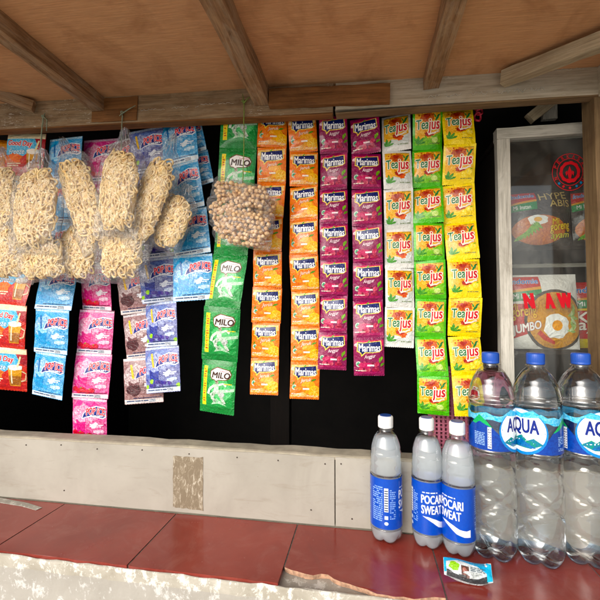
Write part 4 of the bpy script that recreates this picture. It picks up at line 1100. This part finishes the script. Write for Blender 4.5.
def dish(a, cx, cy, rx, ry, noodles=('#c9762e', '#e8b060')):
    a.ell(cx, cy, rx*1.1, ry*1.1, '#2a2420', '#4a4038', 26); a.ell(cx, cy, rx, ry, noodles[0], noodles[1], 26)
def brand(a, x0, x1, y0, y1):
    a.rect(x0, y0, x1, y1, '#c02428', '#d0342c'); a.poly([(x0, y0), (x1, y0+.05), (x1, y0+.01), (x0, y0-.03)], '#e8a030'); a.poly([(x0, y0-.03), (x1, y0+.01), (x1, y0-.13), (x0, y0-.15)], '#1f8a48')
    a.text('Indomie', x0+.03, y0+.09, x1-.03, y1-.03, '#2a6fc0', '#f2f4f6', .045, .15, ow=.06); a.text('Mi Instan', x0+.06, y0-.115, x1-.1, y0-.045, '#f4f4f0', None, .02)
hy = Art(60, 52); hy.poly([(.0, .98), (1, .98), (1, .55), (0, .6)], '#211d1b', '#4a3c34'); brand(hy, .01, .42, .76, .95); 
hy.text('HYPE', .46, .80, .92, .93, '#d8c08a', '#3a2c20', .01, .0, rot=.08, ow=.03); hy.text('ABIS', .62, .67, .97, .79, '#d8c08a', '#3a2c20', .01, rot=.05, ow=.03)
dish(hy, .45, .28, .42, .25, ('#b5542a', '#dc8a48')); hy.ell(.42, .44, .16, .09, '#f2efe6', '#ffffff', 16, .12); hy.ell(.42, .45, .065, .042, '#f0a020', '#f6c040', 12)
for k in range(9): hy.leaf(.14+.035*k, .15+.025*k, .09, .5+.25*k, '#4f8f2a', '#9cc85a', .35)
hy.text('Mi', .64, .36, .76, .46, '#f4d020', '#7a2410', .03, .2, rot=.1); hy.text('goreng', .60, .22, .95, .36, '#f4d020', '#7a2410', .03, .2, rot=.15); hy.text('ayam', .62, .10, .93, .20, '#d8d030', '#3a2a10', .02, .2, rot=.1)
HB = ('#241f1c', '#38302a')
jm = Art(68, 68); jm.rect(.0, .0, 1, .5, '#e6e2dc', '#f2efe9'); brand(jm, .01, .45, .78, .97); jm.poly([(.0, .12), (.42, .26), (.42, .60), (0, .60)], '#c02830', '#d03c38')
dish(jm, .63, .38, .40, .37, ('#c8843a', '#e6b468')); jm.ell(.63, .30, .18, .165, '#f0ede4', '#ffffff', 18, .1); jm.ell(.64, .31, .075, .07, '#ee8f20', '#f6b23a', 12)
for k in range(9): jm.leaf(.86+.02*(k % 3), .24+.035*k, .08, .6*k, ['#5f9a35', '#d8e4c0', '#8fb85a'][k % 3], '#c8d89a', .35)
jm.poly([(.36, .2), (.46, .12), (.62, .06), (.62, .10), (.48, .18), (.40, .25)], '#c23028', '#d8584a')
jm.text('Mi', .03, .52, .12, .60, '#f2c030', '#a01820', .03, .1, rot=.1); jm.text('goreng', .03, .39, .36, .53, '#f2c030', '#a01820', .03, .1, rot=.12); jm.text('JUMBO', .03, .20, .42, .34, '#f6f4f0', '#a01820', .04, .15, rot=.2)
ky = Art(60, 70); brand(ky, .02, .6, .74, .95); ky.rect(0, .56, .6, .59, '#f0d030'); ky.text('Kari', .06, .38, .5, .54, '#f6ece0', '#8a1820', .03, .1); ky.text('ayam', .08, .22, .6, .38, '#f6ece0', '#8a1820', .03, .1); ky.rect(0, .0, .7, .14, '#e8c828', '#f2dc50'); dish(ky, .75, .3, .26, .2)
GN = 'instant noodle packs inside the display case'
pack('noodle_pack', 'black instant noodle pack behind the glass, left on the upper shelf', 509.5, 243, 572, CY+.045, SH, 57, hy, HB, GN, 3)
pack('noodle_pack', 'black instant noodle pack behind the glass, cut off by the right post', 573, 243, 636, CY+.05, SH, 57, hy, HB, GN, 4)
pack('noodle_pack', 'white and red jumbo noodle pack behind the glass on the lower shelf', 509.5, 349, 580, CY+.045, SL, 74, jm, ('#e2ded8', '#efebe6'), GN, 5)
pack('noodle_pack', 'red and yellow curry noodle pack partly behind the right post', 572, 349, 640, CY+.085, SL, 66, ky, ('#c42c30', '#cf3c38'), GN, 6)

# ------------------------------------------------------------------ pink woven basket, red clip, sweet wrapper
bx0, bx1 = P(434, 420, .90).x, P(493, 420, .90).x; bz0, bz1 = PAR-.05, P(460, 372, .90).z
basket = thing('woven_basket', 'pink plastic woven basket behind the bottles', 'basket', T(Vector(((bx0+bx1)/2, .93, bz0))))
hw, hd, hh = (bx1-bx0)/2, .035, bz1-bz0
def wall_weave(ax, ay, bx, by):
    parts = []; L = sqrt((bx-ax)**2+(by-ay)**2); nv_ = max(3, int(L/.0088)); ux, uy = (bx-ax)/L, (by-ay)/L; nx, ny = uy, -ux
    def bar(x, y, z, dx, dy, dz, w, t):
        a, b = Vector((x, y, z)), Vector((x+dx, y+dy, z+dz)); d = (b-a).normalized(); n_ = Vector((nx, ny, 0)); s_ = d.cross(n_)*w/2; n_ = n_*t/2
        v = [a-s_-n_, a+s_-n_, a+s_+n_, a-s_+n_, b-s_-n_, b+s_-n_, b+s_+n_, b-s_+n_]
        parts.append((v, [(0, 1, 2, 3), (7, 6, 5, 4), (0, 4, 5, 1), (1, 5, 6, 2), (2, 6, 7, 3), (3, 7, 4, 0)]))
    for i in range(nv_+1):
        t = i/nv_; bar(ax+(bx-ax)*t, ay+(by-ay)*t, 0, 0, 0, hh, .0050, .0022)
    nh = int(hh/.0085)
    for j in range(nh+1): bar(ax+nx*.0012*(-1)**j, ay+ny*.0012*(-1)**j, hh*j/nh, bx-ax, by-ay, 0, .0028, .0018)
    return join(parts)
for q in ((-hw, -hd, hw, -hd), (hw, -hd, hw, hd), (hw, hd, -hw, hd), (-hw, hd, -hw, -hd)):
    v, f = wall_weave(*q); from_data('woven_side', v, f, M['pink'], basket)
rim = [Vector((x, y, hh)) for x, y in ((-hw, -hd), (0, -hd-.001), (hw, -hd), (hw, hd), (-hw, hd))]
v, f = tube(rim, .0042, 8, True); from_data('rim', v, f, M['pink'], basket, None, True)
box('ledge', bx0-.03, bx1+.02, WALL+DCAP+.002, 1.05, bz0-.02, bz0-.001, M['darkwood'], kiosk)
rc = P(478, 106, .86); parts = []
for i, (dx, dz, r_) in enumerate(((0, 0, .009), (.003, -.012, .008), (-.001, -.024, .009))):
    parts.append(tube([Vector((dx+r_*.7*cos(t), .003*sin(t*2+i), dz+r_*sin(t))) for t in [k*2*pi/14 for k in range(14)]], .0022, 6, True))
parts.append(tube([Vector((0, 0, .008)), Vector((0, 0, .04))], .0012, 6))
v, f = join(parts); tag(from_data('plastic_hook_chain', v, f, M['red'], None, T(rc), True), 'red plastic hanger dangling right of the yellow-bordered sachets', 'hanger')
# small torn snack packet lying on the tile
pc = Pz(467.5, 579, CNT)
sp = thing('snack_packet', 'small blue and white snack packet lying on the red tile', 'packet', T(pc+Vector((0, 0, .001))) @ Matrix.Rotation(radians(-7), 4, 'Z'))
sa = Art(.075, .045); sa.poly([(.05, .0), (.9, .0), (.88, .3), (.7, .16), (.4, .12), (.2, .18), (.06, .4)], '#2a2c2e', '#4a4e50'); sa.poly([(.0, .78), (.3, .85), (.7, .72), (.9, .45), (.93, 1), (0, 1)], '#1f9ad0', '#2fb0e0'); sa.rect(.88, .05, 1, .95, '#22b4e4', '#35c4ee'); sa.rect(0, .2, .05, .9, '#22b4e4')
sa.ell(.22, .52, .11, .2, '#7fb83a', '#b4dc7a', 14, .2); sa.ell(.2, .68, .07, .1, '#9ccc5a', n=10); sa.rect(.36, .12, .52, .62, '#4a3630', '#6f5048'); sa.ell(.43, .40, .05, .16, '#a87468', '#8a5f58', 12); sa.ell(.53, .3, .05, .12, '#5a463e', '#8a6a5e', 12); sa.ell(.6, .3, .18, .14, '#8f9492', '#d8dcda', 14, .3); sa.fine(.55, .45, .85, .66, 3, '#4a5a60', 4); sa.fine(.3, .1, .8, .22, 1, '#3a3f40', 5)
wS, hS = .072, .031; hfS = puff(5, .009)
fm = lambda x, y, l=0: ((x-.5)*wS, (y-.5)*hS*(1-(.38*abs(2*x-1)**2 if y < .5 else 0)), .002+hfS(x, y)+l+.003*(x > .9)*(y > .8))
tilt = Matrix.Rotation(radians(38), 3, 'X')
def fmt(x, y, l=0):
    p = Vector(fm(x, y, l)); yy = p.y+hS/2+.002; q = tilt @ Vector((p.x, yy, p.z)); return (q.x, q.y-hS/2, max(.0004, q.z+.0012*sin(7*x)))
N = 14; V, F = [], []
for sgn in (1, -1):
    o = len(V)
    for j in range(N+1):
        for i in range(N+1):
            x, y = i/N, j/N
            if sgn > 0: V.append(fmt(x, y))
            else: p = fmt(x, y); k = (1-abs(2*x-1)**3)*(1-abs(2*y-1)**3); V.append((p[0], p[1]+.003*k, max(.0002, p[2]-.018*k-.0004)))
    for j in range(N):
        for i in range(N): q = o+j*(N+1)+i; f = (q, q+1, q+N+2, q+N+1); F.append(f if sgn > 0 else f[::-1])
wr = mesh_obj('wrapper', col_mesh('wrapper', V, F, [lin('#dfe3e4')]*len(V), [lin('#c6cccd')]*len(V), M['foil']), (), sp)
A_ = Art(wS, hS); A_.L = sa.L; g_ = A_.build(fmt, ('art', 'text'), .005, .0003, .0001); mesh_obj('printed_artwork', col_mesh('printed_artwork', *g_, M['foil']), (), wr)
